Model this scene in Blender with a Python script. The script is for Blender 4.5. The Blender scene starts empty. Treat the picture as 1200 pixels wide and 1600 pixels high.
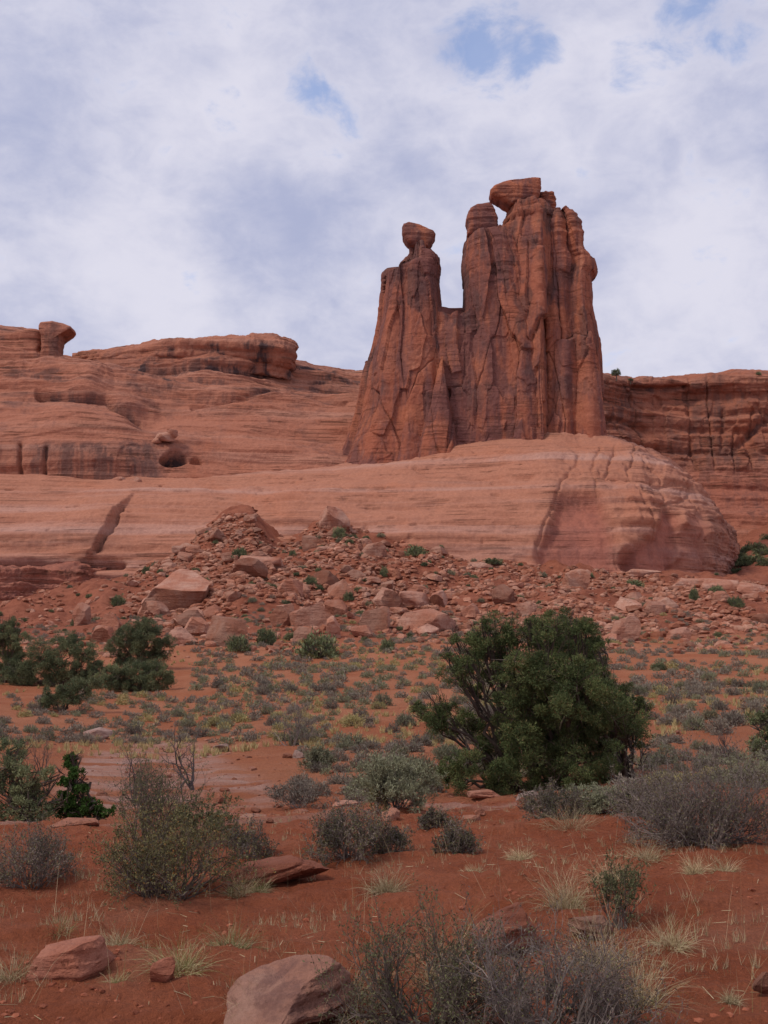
import bpy, math, random
import numpy as np
from mathutils import Vector
S = bpy.context.scene
COL = S.collection
R = math.radians
# ------------------------------------------------------------------ camera, sky, sun, exposure
PITCH, CAMZ, FPX = R(8.0), 1.6, 1644.0
cd = bpy.data.cameras.new('camera'); cam = bpy.data.objects.new('camera', cd); COL.objects.link(cam)
cam.location = (0, 0, CAMZ); cam.rotation_euler = (R(90) + PITCH, 0, 0)
cd.sensor_fit = 'AUTO'; cd.sensor_width = 36; cd.lens = FPX * 36 / 1600; cd.clip_start = .05; cd.clip_end = 6000
S.camera = cam
S.view_settings.view_transform = 'Standard'; S.view_settings.look = 'None'
S.view_settings.exposure = 0.22; S.view_settings.gamma = 1
try: S.view_settings.use_curve_mapping = False
except Exception: pass
SUN_EL, SUN_AZ = R(50), R(242)      # azimuth clockwise from +Y : behind the camera, to its left
sd = bpy.data.lights.new('sun', 'SUN'); so = bpy.data.objects.new('sun', sd); COL.objects.link(so)
sd.energy = 1.7; sd.angle = R(10); sd.color = (1, .94, .85)
tosun = Vector((math.sin(SUN_AZ) * math.cos(SUN_EL), math.cos(SUN_AZ) * math.cos(SUN_EL), math.sin(SUN_EL)))
so.rotation_euler = tosun.to_track_quat('Z', 'Y').to_euler(); so.location = tosun * 50

class NT:
    """small helper for node trees"""
    def __init__(s, nt): s.t = nt
    def n(s, typ, **kw):
        nd = s.t.nodes.new(typ)
        for k, v in kw.items():
            if k.startswith('i_'):
                nd.inputs[k[2:].replace('_', ' ')].default_value = v
            else: setattr(nd, k, v)
        return nd
    def l(s, a, b): s.t.links.new(a, b)
    def put(s, sock, v):
        if isinstance(v, bpy.types.NodeSocket): s.l(v, sock)
        else: sock.default_value = v
    def math(s, op, a, b=0.0, c=None, clamp=False):
        nd = s.t.nodes.new('ShaderNodeMath'); nd.operation = op; nd.use_clamp = clamp
        s.put(nd.inputs[0], a); s.put(nd.inputs[1], b)
        if c is not None: s.put(nd.inputs[2], c)
        return nd.outputs[0]
    def vmul(s, v, m, add=(0, 0, 0)):
        nd = s.t.nodes.new('ShaderNodeMapping'); s.l(v, nd.inputs['Vector'])
        nd.inputs['Scale'].default_value = m; nd.inputs['Location'].default_value = add
        return nd.outputs[0]
    def noise(s, v, scale=1., detail=4., rough=.55, dist=0.):
        nd = s.t.nodes.new('ShaderNodeTexNoise'); s.l(v, nd.inputs['Vector'])
        nd.inputs['Scale'].default_value = scale; nd.inputs['Detail'].default_value = detail
        nd.inputs['Roughness'].default_value = rough; nd.inputs['Distortion'].default_value = dist
        return nd.outputs['Fac']
    def ramp(s, f, a, b, smooth=True):
        nd = s.t.nodes.new('ShaderNodeMapRange'); s.put(nd.inputs['Value'], f)
        nd.inputs['From Min'].default_value = a; nd.inputs['From Max'].default_value = b
        if smooth: nd.interpolation_type = 'SMOOTHSTEP'
        return nd.outputs['Result']
    def mix(s, f, a, b, mode='MIX'):
        nd = s.t.nodes.new('ShaderNodeMix'); nd.data_type = 'RGBA'; nd.blend_type = mode
        s.put(nd.inputs[0], f)
        for sk, v in ((nd.inputs[6], a), (nd.inputs[7], b)):
            s.put(sk, v if isinstance(v, bpy.types.NodeSocket) else (*v, 1))
        return nd.outputs[2]

def pdir(px, py):
    dx, dy = (px - 600) / FPX, (800 - py) / FPX
    v = Vector((dx, math.cos(PITCH) - dy * math.sin(PITCH), math.sin(PITCH) + dy * math.cos(PITCH)))
    return v.normalized()

w = bpy.data.worlds.new('World'); S.world = w; w.use_nodes = True
wt = w.node_tree; wt.nodes.clear(); N = NT(wt)
out = N.n('ShaderNodeOutputWorld')
sky = N.n('ShaderNodeTexSky'); sky.sky_type = 'NISHITA'; sky.sun_disc = False
sky.sun_elevation = SUN_EL; sky.sun_rotation = SUN_AZ
bg1 = N.n('ShaderNodeBackground'); N.l(N.mix(1.0, sky.outputs[0], (1.0, 1.06, 1.22), 'MULTIPLY'), bg1.inputs[0]); bg1.inputs[1].default_value = .15
tc = N.n('ShaderNodeTexCoord'); sep = N.n('ShaderNodeSeparateXYZ'); N.l(tc.outputs['Generated'], sep.inputs[0])
zz = N.math('ADD', N.math('MAXIMUM', sep.outputs[2], 0.0), .16)
comb = N.n('ShaderNodeCombineXYZ')
N.l(N.math('DIVIDE', sep.outputs[0], zz), comb.inputs[0]); N.l(N.math('DIVIDE', sep.outputs[1], zz), comb.inputs[1])
P = comb.outputs[0]
G_ = tc.outputs['Generated']
n1 = N.noise(N.vmul(P, (1.3, 1.4, 1), (3.1, 7.3, 0)), 1.0, 6, .55, .4)
n2 = N.noise(N.vmul(G_, (8, 8, 13), (11.2, 1.7, 0)), 1.0, 9, .6, .25)
n3 = N.noise(N.vmul(G_, (19, 19, 29), (1.2, 4.7, 0)), 1.0, 8, .6, .3)
def spot(px, py, rad):
    nd = N.n('ShaderNodeVectorMath'); nd.operation = 'DISTANCE'; N.l(tc.outputs['Generated'], nd.inputs[0])
    nd.inputs[1].default_value = pdir(px, py)
    return N.math('SUBTRACT', 1.0, N.ramp(nd.outputs['Value'], 0, rad / FPX))
def summed(lst):
    a = None
    for (x, y, r, k) in lst:
        v = N.math('MULTIPLY', spot(x, y, r), k); a = v if a is None else N.math('ADD', a, v)
    return a
# brighter billows and duller folds of the overcast, by direction in the sky
bright = summed([(420, 200, 240, .13), (1080, 420, 210, .26), (180, 390, 210, .20), (860, 150, 260, .12), (600, 520, 200, .05), (300, 500, 120, .12), (1000, 90, 150, .08),
                 (420, 330, 210, -.17), (60, 190, 200, -.14), (100, 460, 80, -.1), (620, 250, 110, -.1), (980, 290, 130, -.13), (1150, 230, 130, -.06), (640, 60, 90, -.06)])
tone = N.math('ADD', N.math('ADD', N.math('MULTIPLY', n1, .24), N.math('MULTIPLY', n2, .40)), N.math('MULTIPLY', n3, .36))
tone = N.ramp(N.math('ADD', tone, N.math('MULTIPLY', bright, .62)), .31, .68)
cloud = N.mix(tone, (.43, .465, .66), (.75, .74, .855))
bg2 = N.n('ShaderNodeBackground'); N.l(cloud, bg2.inputs[0]); bg2.inputs[1].default_value = 0.84
gaps = summed([(480, 128, 85, .25), (545, 180, 70, .16), (790, 60, 120, .25), (705, 75, 70, .22), (850, 40, 70, .1), (960, 120, 60, .12), (1080, 5, 150, .19), (310, 85, 70, .06), (190, 30, 120, .07), (1180, 60, 60, .08)])
hole = N.ramp(N.math('ADD', N.math('ADD', N.math('MULTIPLY', n2, .50), N.math('MULTIPLY', n3, .70)), gaps), .70, .90)
ms = N.n('ShaderNodeMixShader'); N.l(N.math('MULTIPLY', hole, .72), ms.inputs[0]); N.l(bg2.outputs[0], ms.inputs[1]); N.l(bg1.outputs[0], ms.inputs[2])
N.l(ms.outputs[0], out.inputs[0])

# ------------------------------------------------------------------ numeric helpers
_rs = np.random.RandomState(7)
_perm = np.concatenate([_rs.permutation(512)] * 3)
_g = _rs.normal(size=(512, 3)); _g /= np.linalg.norm(_g, axis=1)[:, None]
def pn(x, y, z):
    x, y, z = np.broadcast_arrays(np.asarray(x, float), np.asarray(y, float), np.asarray(z, float))
    xi, yi, zi = np.floor(x).astype(int), np.floor(y).astype(int), np.floor(z).astype(int)
    xf, yf, zf = x - xi, y - yi, z - zi
    u, v, q = (t * t * t * (t * (t * 6 - 15) + 10) for t in (xf, yf, zf))
    xi &= 511; yi &= 511; zi &= 511
    r = 0
    for a in (0, 1):
        wa = u if a else 1 - u
        for b in (0, 1):
            wb = v if b else 1 - v
            for c in (0, 1):
                g = _g[_perm[(_perm[(_perm[(xi + a) & 511] + yi + b) & 511] + zi + c) & 511]]
                r = r + wa * wb * (q if c else 1 - q) * (g[..., 0] * (xf - a) + g[..., 1] * (yf - b) + g[..., 2] * (zf - c))
    return r * 1.5
def fbm(x, y, z, oct=4, gain=.5):
    a, s, f = 0, 1., 1.
    for i in range(oct):
        a = a + s * pn(x * f + 17.3 * i, y * f - 9.1 * i, z * f + 5.7 * i); s *= gain; f *= 2.03
    return a
def sstep(x, a, b):
    t = np.clip((x - a) / (b - a), 0, 1); return t * t * (3 - 2 * t)
CP, SP = math.cos(PITCH), math.sin(PITCH)
def at(px, py, Y):
    """the point at forward distance Y seen at picture position px, py of the 1200 x 1600 photograph"""
    dx = (np.asarray(px, float) - 600) / FPX; dy = (800 - np.asarray(py, float)) / FPX
    t = Y / (CP - dy * SP)
    return np.stack(np.broadcast_arrays(dx * t, np.asarray(Y, float) + 0 * t, CAMZ + (SP + dy * CP) * t), -1)
def proj(p):
    p = np.asarray(p, float); x, y, z = p[..., 0], p[..., 1], p[..., 2] - CAMZ
    d = np.maximum(y * CP + z * SP, .3)
    return 600 + FPX * x / d, 800 - FPX * (-y * SP + z * CP) / d
def inpoly(px, py, poly):
    r = np.zeros(px.shape, bool); n = len(poly)
    for i in range(n):
        (x1, y1), (x2, y2) = poly[i], poly[(i + 1) % n]
        if y1 == y2: continue
        c = ((y1 > py) != (y2 > py)) & (px < (x2 - x1) * (py - y1) / (y2 - y1) + x1); r ^= c
    return r
def blur(a, k, axis):
    if k < 1: return a
    for _ in range(2):
        pad = [(0, 0)] * a.ndim; pad[axis] = (k, k)
        b = np.cumsum(np.pad(a, pad, mode='edge'), axis=axis)
        n = a.shape[axis]; z = np.zeros_like(np.take(b, [0], axis=axis)); b = np.concatenate([z, b], axis=axis)
        hi = np.take(b, np.arange(2 * k + 1, 2 * k + 1 + n), axis=axis); lo = np.take(b, np.arange(0, n), axis=axis)
        a = (hi - lo) / (2 * k + 1)
    return a
def mesh(name, V, F, mats, smooth=True, attrs=None, midx=None, sharp=0):
    V = np.ascontiguousarray(V, np.float32).reshape(-1, 3); F = np.ascontiguousarray(F, np.int32); k = F.shape[1]
    me = bpy.data.meshes.new(name); me.vertices.add(len(V)); me.vertices.foreach_set('co', V.ravel())
    me.loops.add(F.size); me.loops.foreach_set('vertex_index', F.ravel())
    me.polygons.add(len(F)); me.polygons.foreach_set('loop_start', np.arange(0, F.size, k, dtype=np.int32))
    me.polygons.foreach_set('loop_total', np.full(len(F), k, np.int32))
    me.polygons.foreach_set('use_smooth', np.full(len(F), smooth, bool))
    for m in (mats if isinstance(mats, (list, tuple)) else [mats]): me.materials.append(m)
    if midx is not None: me.polygons.foreach_set('material_index', np.asarray(midx, np.int32))
    for kx, v in (attrs or {}).items():
        a = me.attributes.new(kx, 'FLOAT', 'POINT'); a.data.foreach_set('value', np.ascontiguousarray(v, np.float32).ravel())
    me.update(calc_edges=True); me.validate()
    if sharp: me.set_sharp_from_angle(angle=sharp)
    return me
def tag(o, label=None, cat=None, group=None, kind=None):
    if label: o['label'] = label
    if cat: o['category'] = cat
    if group: o['group'] = group
    if kind: o['kind'] = kind
    return o
def obj(name, me, parent=None, loc=None):
    o = bpy.data.objects.new(name, me); COL.objects.link(o)
    if loc is not None: o.location = [float(v) for v in loc]
    if parent is not None: o.parent = parent
    return o
def empty(name, loc):
    o = bpy.data.objects.new(name, None); COL.objects.link(o); o.location = [float(v) for v in loc]; o.empty_display_size = .2
    return o
def copy_tree(o, parent=None):
    c = o.copy(); COL.objects.link(c)
    if parent is not None: c.parent = parent
    for ch in list(o.children): copy_tree(ch, c)
    return c
def grid_faces(nu, nv, wrap=False):
    i = np.arange(nu if wrap else nu - 1)[:, None]; j = np.arange(nv - 1)[None]
    i2 = (i + 1) % nu
    return np.stack(np.broadcast_arrays(i * nv + j, i2 * nv + j, i2 * nv + j + 1, i * nv + j + 1), -1).reshape(-1, 4)

# ------------------------------------------------------------------ materials
def new_mat(name):
    m = bpy.data.materials.new(name); m.use_nodes = True; m.node_tree.nodes.clear(); n = NT(m.node_tree)
    o = n.n('ShaderNodeOutputMaterial'); b = n.n('ShaderNodeBsdfPrincipled'); n.l(b.outputs[0], o.inputs[0])
    b.inputs['Roughness'].default_value = .92
    try: b.inputs['Specular IOR Level'].default_value = .15
    except Exception: pass
    return m, n, b
def bump(n, b, h, strength, dist):
    bp = n.n('ShaderNodeBump'); bp.inputs['Strength'].default_value = strength; bp.inputs['Distance'].default_value = dist
    n.l(h, bp.inputs['Height']); n.l(bp.outputs[0], b.inputs['Normal'])
def rock_mat(name, base, light, dark, varnish, strata=(.012, .012, .42), streak=.6, vthr=(.52, .66), red=(.42, .12, .065), lightamt=.8, bumpd=.35, lines=.7, band=.5):
    m, n, b = new_mat(name); g = n.n('ShaderNodeNewGeometry'); p = g.outputs['Position']
    st = n.noise(n.vmul(p, strata), 1, 5, .6)
    c = n.mix(n.math('MULTIPLY', n.ramp(st, .48, .64), lightamt), base, light)
    bl = n.noise(p, .07, 5, .6, .6)
    c = n.mix(n.math('MULTIPLY', n.ramp(bl, .5, .7), .6), c, red)
    st2 = n.noise(n.vmul(p, (strata[0] * 2, strata[1] * 2, strata[2] * 3)), 1, 4, .6)
    c = n.mix(n.math('MULTIPLY', n.ramp(st2, .55, .72), band), c, dark)
    sk = n.noise(n.vmul(p, (.42, .42, .022)), 1, 6, .65, .4)
    bl2 = n.noise(n.vmul(p, (.09, .09, .06), (31, 4, 9)), 1, 5, .6, .5)
    vm = n.ramp(n.math('ADD', n.math('MULTIPLY', sk, .5), n.math('MULTIPLY', bl2, .5)), *vthr)
    at_ = n.n('ShaderNodeAttribute'); at_.attribute_name = 'stain_shade'
    sk2 = n.ramp(n.noise(n.vmul(p, (.55, .55, .015), (5, 5, 5)), 1, 5, .65), .40, .58)
    stain_shade = n.math('MULTIPLY', at_.outputs['Fac'], n.math('ADD', n.math('MULTIPLY', sk2, .75), .25))
    c = n.mix(n.math('MULTIPLY', vm, streak), c, varnish)
    psk = n.ramp(n.noise(n.vmul(p, (.6, .6, .02), (71, 45, 5)), 1, 4, .6), .63, .74)
    c = n.mix(n.math('MULTIPLY', psk, streak * .6), c, light)
    c = n.mix(n.math('MULTIPLY', stain_shade, .9, clamp=True), c, (.085, .05, .047))  # dark colour for varnish streaks and for shade painted into recesses
    fr = n.n('ShaderNodeAttribute'); fr.attribute_name = 'fresh'
    fc = n.mix(n.ramp(sk, .42, .62), (.36, .125, .085), (.25, .088, .066))
    c = n.mix(n.math('MULTIPLY', fr.outputs['Fac'], .8), c, fc)
    ln_ = n.noise(n.vmul(p, (.012, .012, .9), (2, 8, 5)), 1, 4, .55)
    lm = n.math('MULTIPLY', n.ramp(n.math('ABSOLUTE', n.math('SUBTRACT', ln_, .5)), .022, .004), n.ramp(n.noise(p, .16, 4, .6), .46, .60))
    c = n.mix(n.math('MULTIPLY', lm, lines), c, (.16, .065, .042))
    pk = n.math('MULTIPLY', n.ramp(n.noise(n.vmul(p, (1.1, 1.1, 1.6)), 1, 3, .6), .68, .72), n.ramp(n.noise(n.vmul(p, (.05, .05, .7)), 1, 3, .5), .56, .62))
    c = n.mix(n.math('MULTIPLY', pk, lines), c, (.12, .05, .035))
    fn = n.noise(p, 2.2, 6, .72)
    c = n.mix(1.0, c, n.mix(fn, (.62, .60, .59), (1.38, 1.38, 1.38)), 'MULTIPLY')
    n.l(c, b.inputs['Base Color'])
    h = n.math('ADD', n.noise(p, 1.1, 7, .65), n.math('ADD', n.math('ADD', n.math('MULTIPLY', st2, 1.2), n.math('MULTIPLY', lm, -.5)), n.math('MULTIPLY', sk, .5)))
    bump(n, b, h, 1.0, bumpd)
    return m
M_tower = rock_mat('tower_rock', (.33, .107, .062), (.46, .20, .125), (.22, .073, .05), (.12, .056, .055), strata=(.02, .02, .10), streak=.72, vthr=(.44, .56), red=(.43, .15, .076), lightamt=.2, bumpd=.3, lines=.05, band=.15)
M_slick = rock_mat('slickrock', (.40, .168, .104), (.45, .25, .195), (.34, .135, .086), (.25, .118, .09), strata=(.006, .006, .26), streak=.25, vthr=(.54, .68), red=(.42, .155, .086), lightamt=.75, bumpd=.22, lines=.22)
M_cliff = rock_mat('cliff_rock', (.385, .150, .092), (.435, .21, .145), (.28, .102, .066), (.18, .082, .065), strata=(.006, .006, .4), streak=.5, vthr=(.50, .62), red=(.38, .13, .072), lightamt=.65, bumpd=.35, lines=.45)
M_far = rock_mat('far_cliff_rock', (.34, .122, .072), (.42, .19, .125), (.24, .085, .056), (.165, .08, .062), strata=(.006, .006, .28), streak=.65, vthr=(.48, .60), red=(.37, .118, .06), lightamt=.5, bumpd=.4)

def boulder_mat(name, base, light, dark, scale=1., patina=.5):
    m, n, b = new_mat(name); tco = n.n('ShaderNodeTexCoord'); p = n.n('ShaderNodeNewGeometry').outputs['Position']
    oi = n.n('ShaderNodeObjectInfo')
    a = n.noise(p, .35 * scale, 5, .6, .4)
    c = n.mix(n.ramp(a, .38, .62), base, light)
    c = n.mix(n.math('MULTIPLY', n.ramp(n.noise(n.vmul(p, (.8 * scale, .8 * scale, .5 * scale), (9, 3, 1)), 1, 6, .65, .5), .52, .64), patina), c, dark)
    c = n.mix(n.math('MULTIPLY', oi.outputs['Random'], .45), c, dark)
    ri = n.n('ShaderNodeNewGeometry').outputs['Random Per Island']
    c = n.mix(1.0, c, n.mix(ri, (.62, .58, .56), (1.22, 1.25, 1.28)), 'MULTIPLY')
    la = n.noise(n.vmul(p, (.4 * scale, .4 * scale, 4 * scale)), 1, 4, .6)
    c = n.mix(n.math('MULTIPLY', n.ramp(la, .5, .65), .3), c, dark)
    fn = n.noise(p, 9 * scale, 5, .7)
    c = n.mix(1.0, c, n.mix(fn, (.70, .70, .70), (1.3, 1.3, 1.3)), 'MULTIPLY')
    n.l(c, b.inputs['Base Color'])
    h = n.math('ADD', n.noise(p, 3.0 * scale, 7, .65), n.math('MULTIPLY', la, .7))
    bump(n, b, h, 1.0, .22 / scale)
    return m
M_boul = boulder_mat('boulder_stone', (.385, .16, .098), (.47, .265, .19), (.255, .09, .055))
M_rub = boulder_mat('rubble_stone', (.37, .14, .08), (.45, .23, .155), (.26, .088, .05))
M_near = boulder_mat('near_stone', (.36, .165, .105), (.42, .235, .165), (.17, .08, .062), scale=5., patina=.75)
M_nearred = boulder_mat('near_red_stone', (.32, .112, .065), (.37, .15, .095), (.19, .066, .042), scale=6., patina=.4)
M_pale = boulder_mat('pale_stone', (.33, .21, .17), (.40, .30, .26), (.25, .12, .085), scale=3.)

m_ground, n, b = new_mat('soil')
p = n.n('ShaderNodeNewGeometry').outputs['Position']
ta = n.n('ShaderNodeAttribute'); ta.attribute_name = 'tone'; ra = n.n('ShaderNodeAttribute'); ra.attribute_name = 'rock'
sc = n.n('ShaderNodeAttribute'); sc.attribute_name = 'scree'
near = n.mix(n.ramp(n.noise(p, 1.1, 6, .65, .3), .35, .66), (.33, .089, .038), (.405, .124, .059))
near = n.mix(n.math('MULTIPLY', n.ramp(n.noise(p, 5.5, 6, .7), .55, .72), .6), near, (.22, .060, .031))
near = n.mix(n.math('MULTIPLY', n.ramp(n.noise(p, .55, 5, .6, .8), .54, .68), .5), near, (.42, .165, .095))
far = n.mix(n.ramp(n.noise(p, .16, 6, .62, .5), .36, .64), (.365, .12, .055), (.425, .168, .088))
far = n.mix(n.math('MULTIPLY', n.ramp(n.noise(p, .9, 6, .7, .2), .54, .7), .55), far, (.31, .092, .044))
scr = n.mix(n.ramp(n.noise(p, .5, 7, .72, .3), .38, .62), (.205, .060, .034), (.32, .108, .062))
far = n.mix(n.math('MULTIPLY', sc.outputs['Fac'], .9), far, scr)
c = n.mix(ta.outputs['Fac'], near, far)  # near soil darker: the cloud shadow over the foreground is in its colour
sr = n.mix(n.ramp(n.noise(n.vmul(p, (.3, 1.1, 2.2)), 1, 5, .6), .4, .62), (.42, .19, .125), (.47, .27, .21))
c = n.mix(ra.outputs['Fac'], c, sr)
fn = n.noise(p, 24, 5, .75)
c = n.mix(1.0, c, n.mix(fn, (.52, .50, .49), (1.48, 1.48, 1.48)), 'MULTIPLY')
c = n.mix(n.math('MULTIPLY', n.ramp(n.noise(p, 55, 3, .6), .66, .72), .5), c, (.50, .25, .15))
n.l(c, b.inputs['Base Color'])
h = n.math('ADD', n.math('MULTIPLY', n.noise(p, 7, 8, .72), 1.0), n.math('MULTIPLY', n.noise(p, 38, 5, .7), .3))
bump(n, b, h, 1.0, .16)

def leaf_mat(name, c1, c2, rnd=.35, c3=None, p3=.85, patch_=0):
    m, n, b = new_mat(name); g = n.n('ShaderNodeNewGeometry'); oi = n.n('ShaderNodeObjectInfo')
    r = g.outputs['Random Per Island']
    c = n.mix(r, c1, c2)
    if c3: c = n.mix(n.math('GREATER_THAN', n.math('FRACT', n.math('MULTIPLY', r, 17.31)), p3), c, c3)
    k = n.ramp(oi.outputs['Random'], 0, 1, False)
    if patch_:
        nz = n.ramp(n.noise(g.outputs['Position'], patch_, 3, .6), .36, .64)
        c = n.mix(1.0, c, n.mix(nz, (.66, .70, .66), (1.36, 1.28, 1.15)), 'MULTIPLY')
    c = n.mix(1.0, c, n.mix(k, (1 - rnd,) * 3, (1 + rnd, 1 + rnd * .9, 1 + rnd * .7)), 'MULTIPLY')
    n.l(c, b.inputs['Base Color']); b.inputs['Roughness'].default_value = .8
    return m
M_jun = leaf_mat('juniper_leaf', (.052, .074, .028), (.122, .146, .060), .1, (.20, .145, .075), .94, 2.2)
M_jun2 = leaf_mat('far_juniper_leaf', (.100, .122, .064), (.20, .22, .122), .2, None, .9, 1.1)
M_green = leaf_mat('bright_leaf', (.04, .085, .016), (.09, .16, .035), .1)
M_bark = leaf_mat('bark', (.075, .052, .040), (.135, .10, .08), .2)
M_twig = leaf_mat('grey_twig', (.10, .075, .065), (.23, .185, .165), .15)
M_twigd = leaf_mat('dark_twig', (.08, .055, .042), (.19, .145, .12), .15)
M_dead = leaf_mat('dead_wood', (.06, .042, .038), (.13, .10, .095), .1)
M_olive = leaf_mat('olive_leaf', (.105, .095, .042), (.20, .175, .08), .1, (.24, .12, .035), .92, 5.)
M_oliveg = leaf_mat('dark_olive_leaf', (.085, .088, .038), (.155, .15, .072), .1)
M_purp = leaf_mat('purple_grey_leaf', (.105, .080, .068), (.20, .163, .146), .15, (.14, .135, .06), .75, 4.)
M_sage = leaf_mat('sage_leaf', (.145, .146, .084), (.255, .25, .16), .25)
M_sageg = leaf_mat('grey_sage_leaf', (.155, .126, .098), (.265, .225, .18), .25)
M_yel = leaf_mat('yellow_brush_leaf', (.24, .20, .08), (.40, .34, .16), .25)
M_drygr = leaf_mat('dry_meadow_grass', (.36, .27, .11), (.52, .42, .21), .15)
M_straw = leaf_mat('straw', (.32, .235, .125), (.60, .48, .30), .15, (.19, .18, .07), .88)
M_strawg = leaf_mat('green_straw', (.29, .235, .11), (.52, .42, .24), .15, (.17, .19, .06), .68)

# ------------------------------------------------------------------ ground
Ys = np.array([4.5, 6, 8, 10, 12, 14, 17, 20, 25, 32, 42, 55, 72, 90, 110, 130])
CPX = np.array([0, 130, 260, 400, 600, 800, 1000, 1200.])
CR = np.array([
 [1640, 1490, 1385, 1325, 1296, 1291, 1272, 1240, 1200, 1165, 1125, 1085, 1040, 1006, 988, 968],
 [1640, 1490, 1385, 1325, 1297, 1293, 1282, 1255, 1215, 1175, 1135, 1093, 1045, 1006, 982, 955],
 [1640, 1490, 1385, 1325, 1294, 1291, 1286, 1262, 1220, 1180, 1138, 1092, 1045, 1006, 972, 930],
 [1640, 1488, 1380, 1318, 1288, 1285, 1280, 1257, 1212, 1170, 1125, 1080, 1038, 1005, 965, 912],
 [1640, 1485, 1375, 1308, 1274, 1270, 1264, 1240, 1197, 1155, 1112, 1072, 1036, 1005, 965, 925],
 [1630, 1475, 1362, 1300, 1266, 1261, 1258, 1240, 1197, 1155, 1112, 1072, 1036, 1005, 967, 932],
 [1620, 1465, 1350, 1292, 1266, 1256, 1242, 1222, 1182, 1142, 1102, 1066, 1032, 1005, 970, 940],
 [1610, 1455, 1342, 1290, 1263, 1250, 1232, 1210, 1172, 1136, 1099, 1063, 1030, 1005, 974, 948]], float)
FOOT = np.array([[-300, 905], [0, 900], [130, 896], [180, 889], [230, 868], [270, 848], [305, 834], [340, 812], [370, 797], [395, 790], [410, 826], [430, 838], [455, 842], [490, 824], [515, 808], [545, 806], [565, 816], [600, 838], [660, 848], [700, 860], [800, 877], [900, 888], [1000, 896], [1150, 907], [1200, 914], [1500, 920]], float)
GPX = np.unique(np.concatenate([np.linspace(-300, 1500, 91), FOOT[:, 0]]))
GY = np.concatenate([Ys, [150, 165, 185, 230, 280, 330]])
def _table():
    T = np.zeros((len(GPX), len(GY)))
    for j, Y in enumerate(Ys):
        rows = np.interp(GPX, CPX, CR[:, j]); T[:, j] = at(GPX, rows, Y)[:, 2]
    foot = np.interp(GPX, FOOT[:, 0], FOOT[:, 1]) + 5 * np.sin(GPX / 9.1) * np.sin(GPX / 23.7); r130 = np.interp(GPX, CPX, CR[:, -1])
    J = len(Ys)
    T[:, J] = at(GPX, foot + (r130 - foot) * .42, 150.)[:, 2]
    T[:, J + 1] = at(GPX, foot, 165.)[:, 2]
    side = sstep(GPX, 1080, 1190)
    for k, (Y, row) in enumerate(((185., 888), (230., 842), (280., 812), (330., 800))):
        T[:, J + 2 + k] = T[:, J + 1] * (1 - side) + side * at(GPX, np.full(len(GPX), row), Y)[:, 2]
    return blur(T, 1, 0)
GT = _table()
def ground_base(x, y):
    x = np.asarray(x, float); y = np.asarray(y, float); z = np.zeros(np.broadcast(x, y).shape)
    yy = np.clip(y, GY[0], GY[-1]); ly = np.log(yy); lg = np.log(GY)
    j = np.clip(np.searchsorted(lg, ly) - 1, 0, len(GY) - 2); t = (ly - lg[j]) / (lg[j + 1] - lg[j])
    for _ in range(3):
        px = 600 + FPX * x / np.maximum(yy * CP + (z - CAMZ) * SP, 2)
        px = np.clip(px, GPX[0], GPX[-1])
        i = np.clip(np.searchsorted(GPX, px) - 1, 0, len(GPX) - 2); s = (px - GPX[i]) / (GPX[i + 1] - GPX[i])
        z = (1 - s) * ((1 - t) * GT[i, j] + t * GT[i, j + 1]) + s * ((1 - t) * GT[i + 1, j] + t * GT[i + 1, j + 1])
    return z
def ground_z(x, y):
    z = ground_base(x, y)
    far = sstep(y, 12, 100); tal = sstep(y, 88, 125)
    z = z + .05 * fbm(x / 1.6, y / 1.6, 0, 3) + far * .35 * fbm(x / 9, y / 9, 3.3, 4) + tal * (1.9 * fbm(x / 10, y / 15, 8.1, 5) + .35 * np.abs(fbm(x / 4, y / 5, 2.1, 3)))
    z = z + .05 * sstep(y, 60, 20) * sstep(fbm(x / 1.1 + y * .3, y / .5, 1.7, 3), -.1, .5)
    return z
def ground_fine(x, y):
    k = 1 - sstep(y, 14, 40)
    return ground_z(x, y) + k * (.034 * fbm(x / .28, y / .28, 5.5, 4) + .022 * np.abs(fbm(x / .09, y / .09, 2.5, 3)) * sstep(fbm(x / .9, y / .9, 4.1, 2), -.3, .4))
_yl = np.exp(np.linspace(math.log(3.6), math.log(175), 700))
def spot_on(px, row):
    """first point of the ground seen at picture position px,row"""
    x = (px - 600) / FPX * _yl * 1.0
    for _ in range(2):
        z = ground_base(x, _yl); x = (px - 600) / FPX * (_yl * CP + (z - CAMZ) * SP)
    z = ground_base(x, _yl); rr = proj(np.stack([x, _yl, z], -1))[1]
    k = np.where(rr <= row)[0]; k = k[0] if len(k) else len(_yl) - 1
    X, Y = x[k], _yl[k]
    return np.array([X, Y, float(ground_z(np.array([X]), np.array([Y]))[0])])
def mpp(Y): return Y / FPX       # metres per photograph pixel at distance Y

uu = np.concatenate([np.linspace(-3.2, -.62, 60)[:-1], np.linspace(-.62, .62, 760), np.linspace(.62, 3.2, 60)[1:]])
yy = np.concatenate([np.linspace(-2, 2, 14)[:-1], np.exp(np.linspace(math.log(2), math.log(200), 900))[:-1], np.linspace(200, 900, 60)])
U, YY = np.meshgrid(uu, yy, indexing='ij'); XX = U * (YY + 3)
ZZ = ground_fine(XX, YY)
px, row = proj(np.stack([XX, YY, ZZ], -1))
tone = sstep(YY + 2.5 * fbm(XX / 4, YY / 4, 0, 3), 11, 24)  # keeps the painted cloud shade to the near soil
rockm = inpoly(px, row, [(60, 1262), (130, 1185), (210, 1150), (330, 1165), (355, 1195), (420, 1222), (440, 1262), (380, 1275), (240, 1280)]).astype(float) * (YY > 13.5) * (YY < 40)
ed = ((YY > 11.6) & (YY < 14.2)).astype(float) * sstep(fbm(XX / 1.6, YY / .6, 2.2, 3), -.05, .25)
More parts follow.
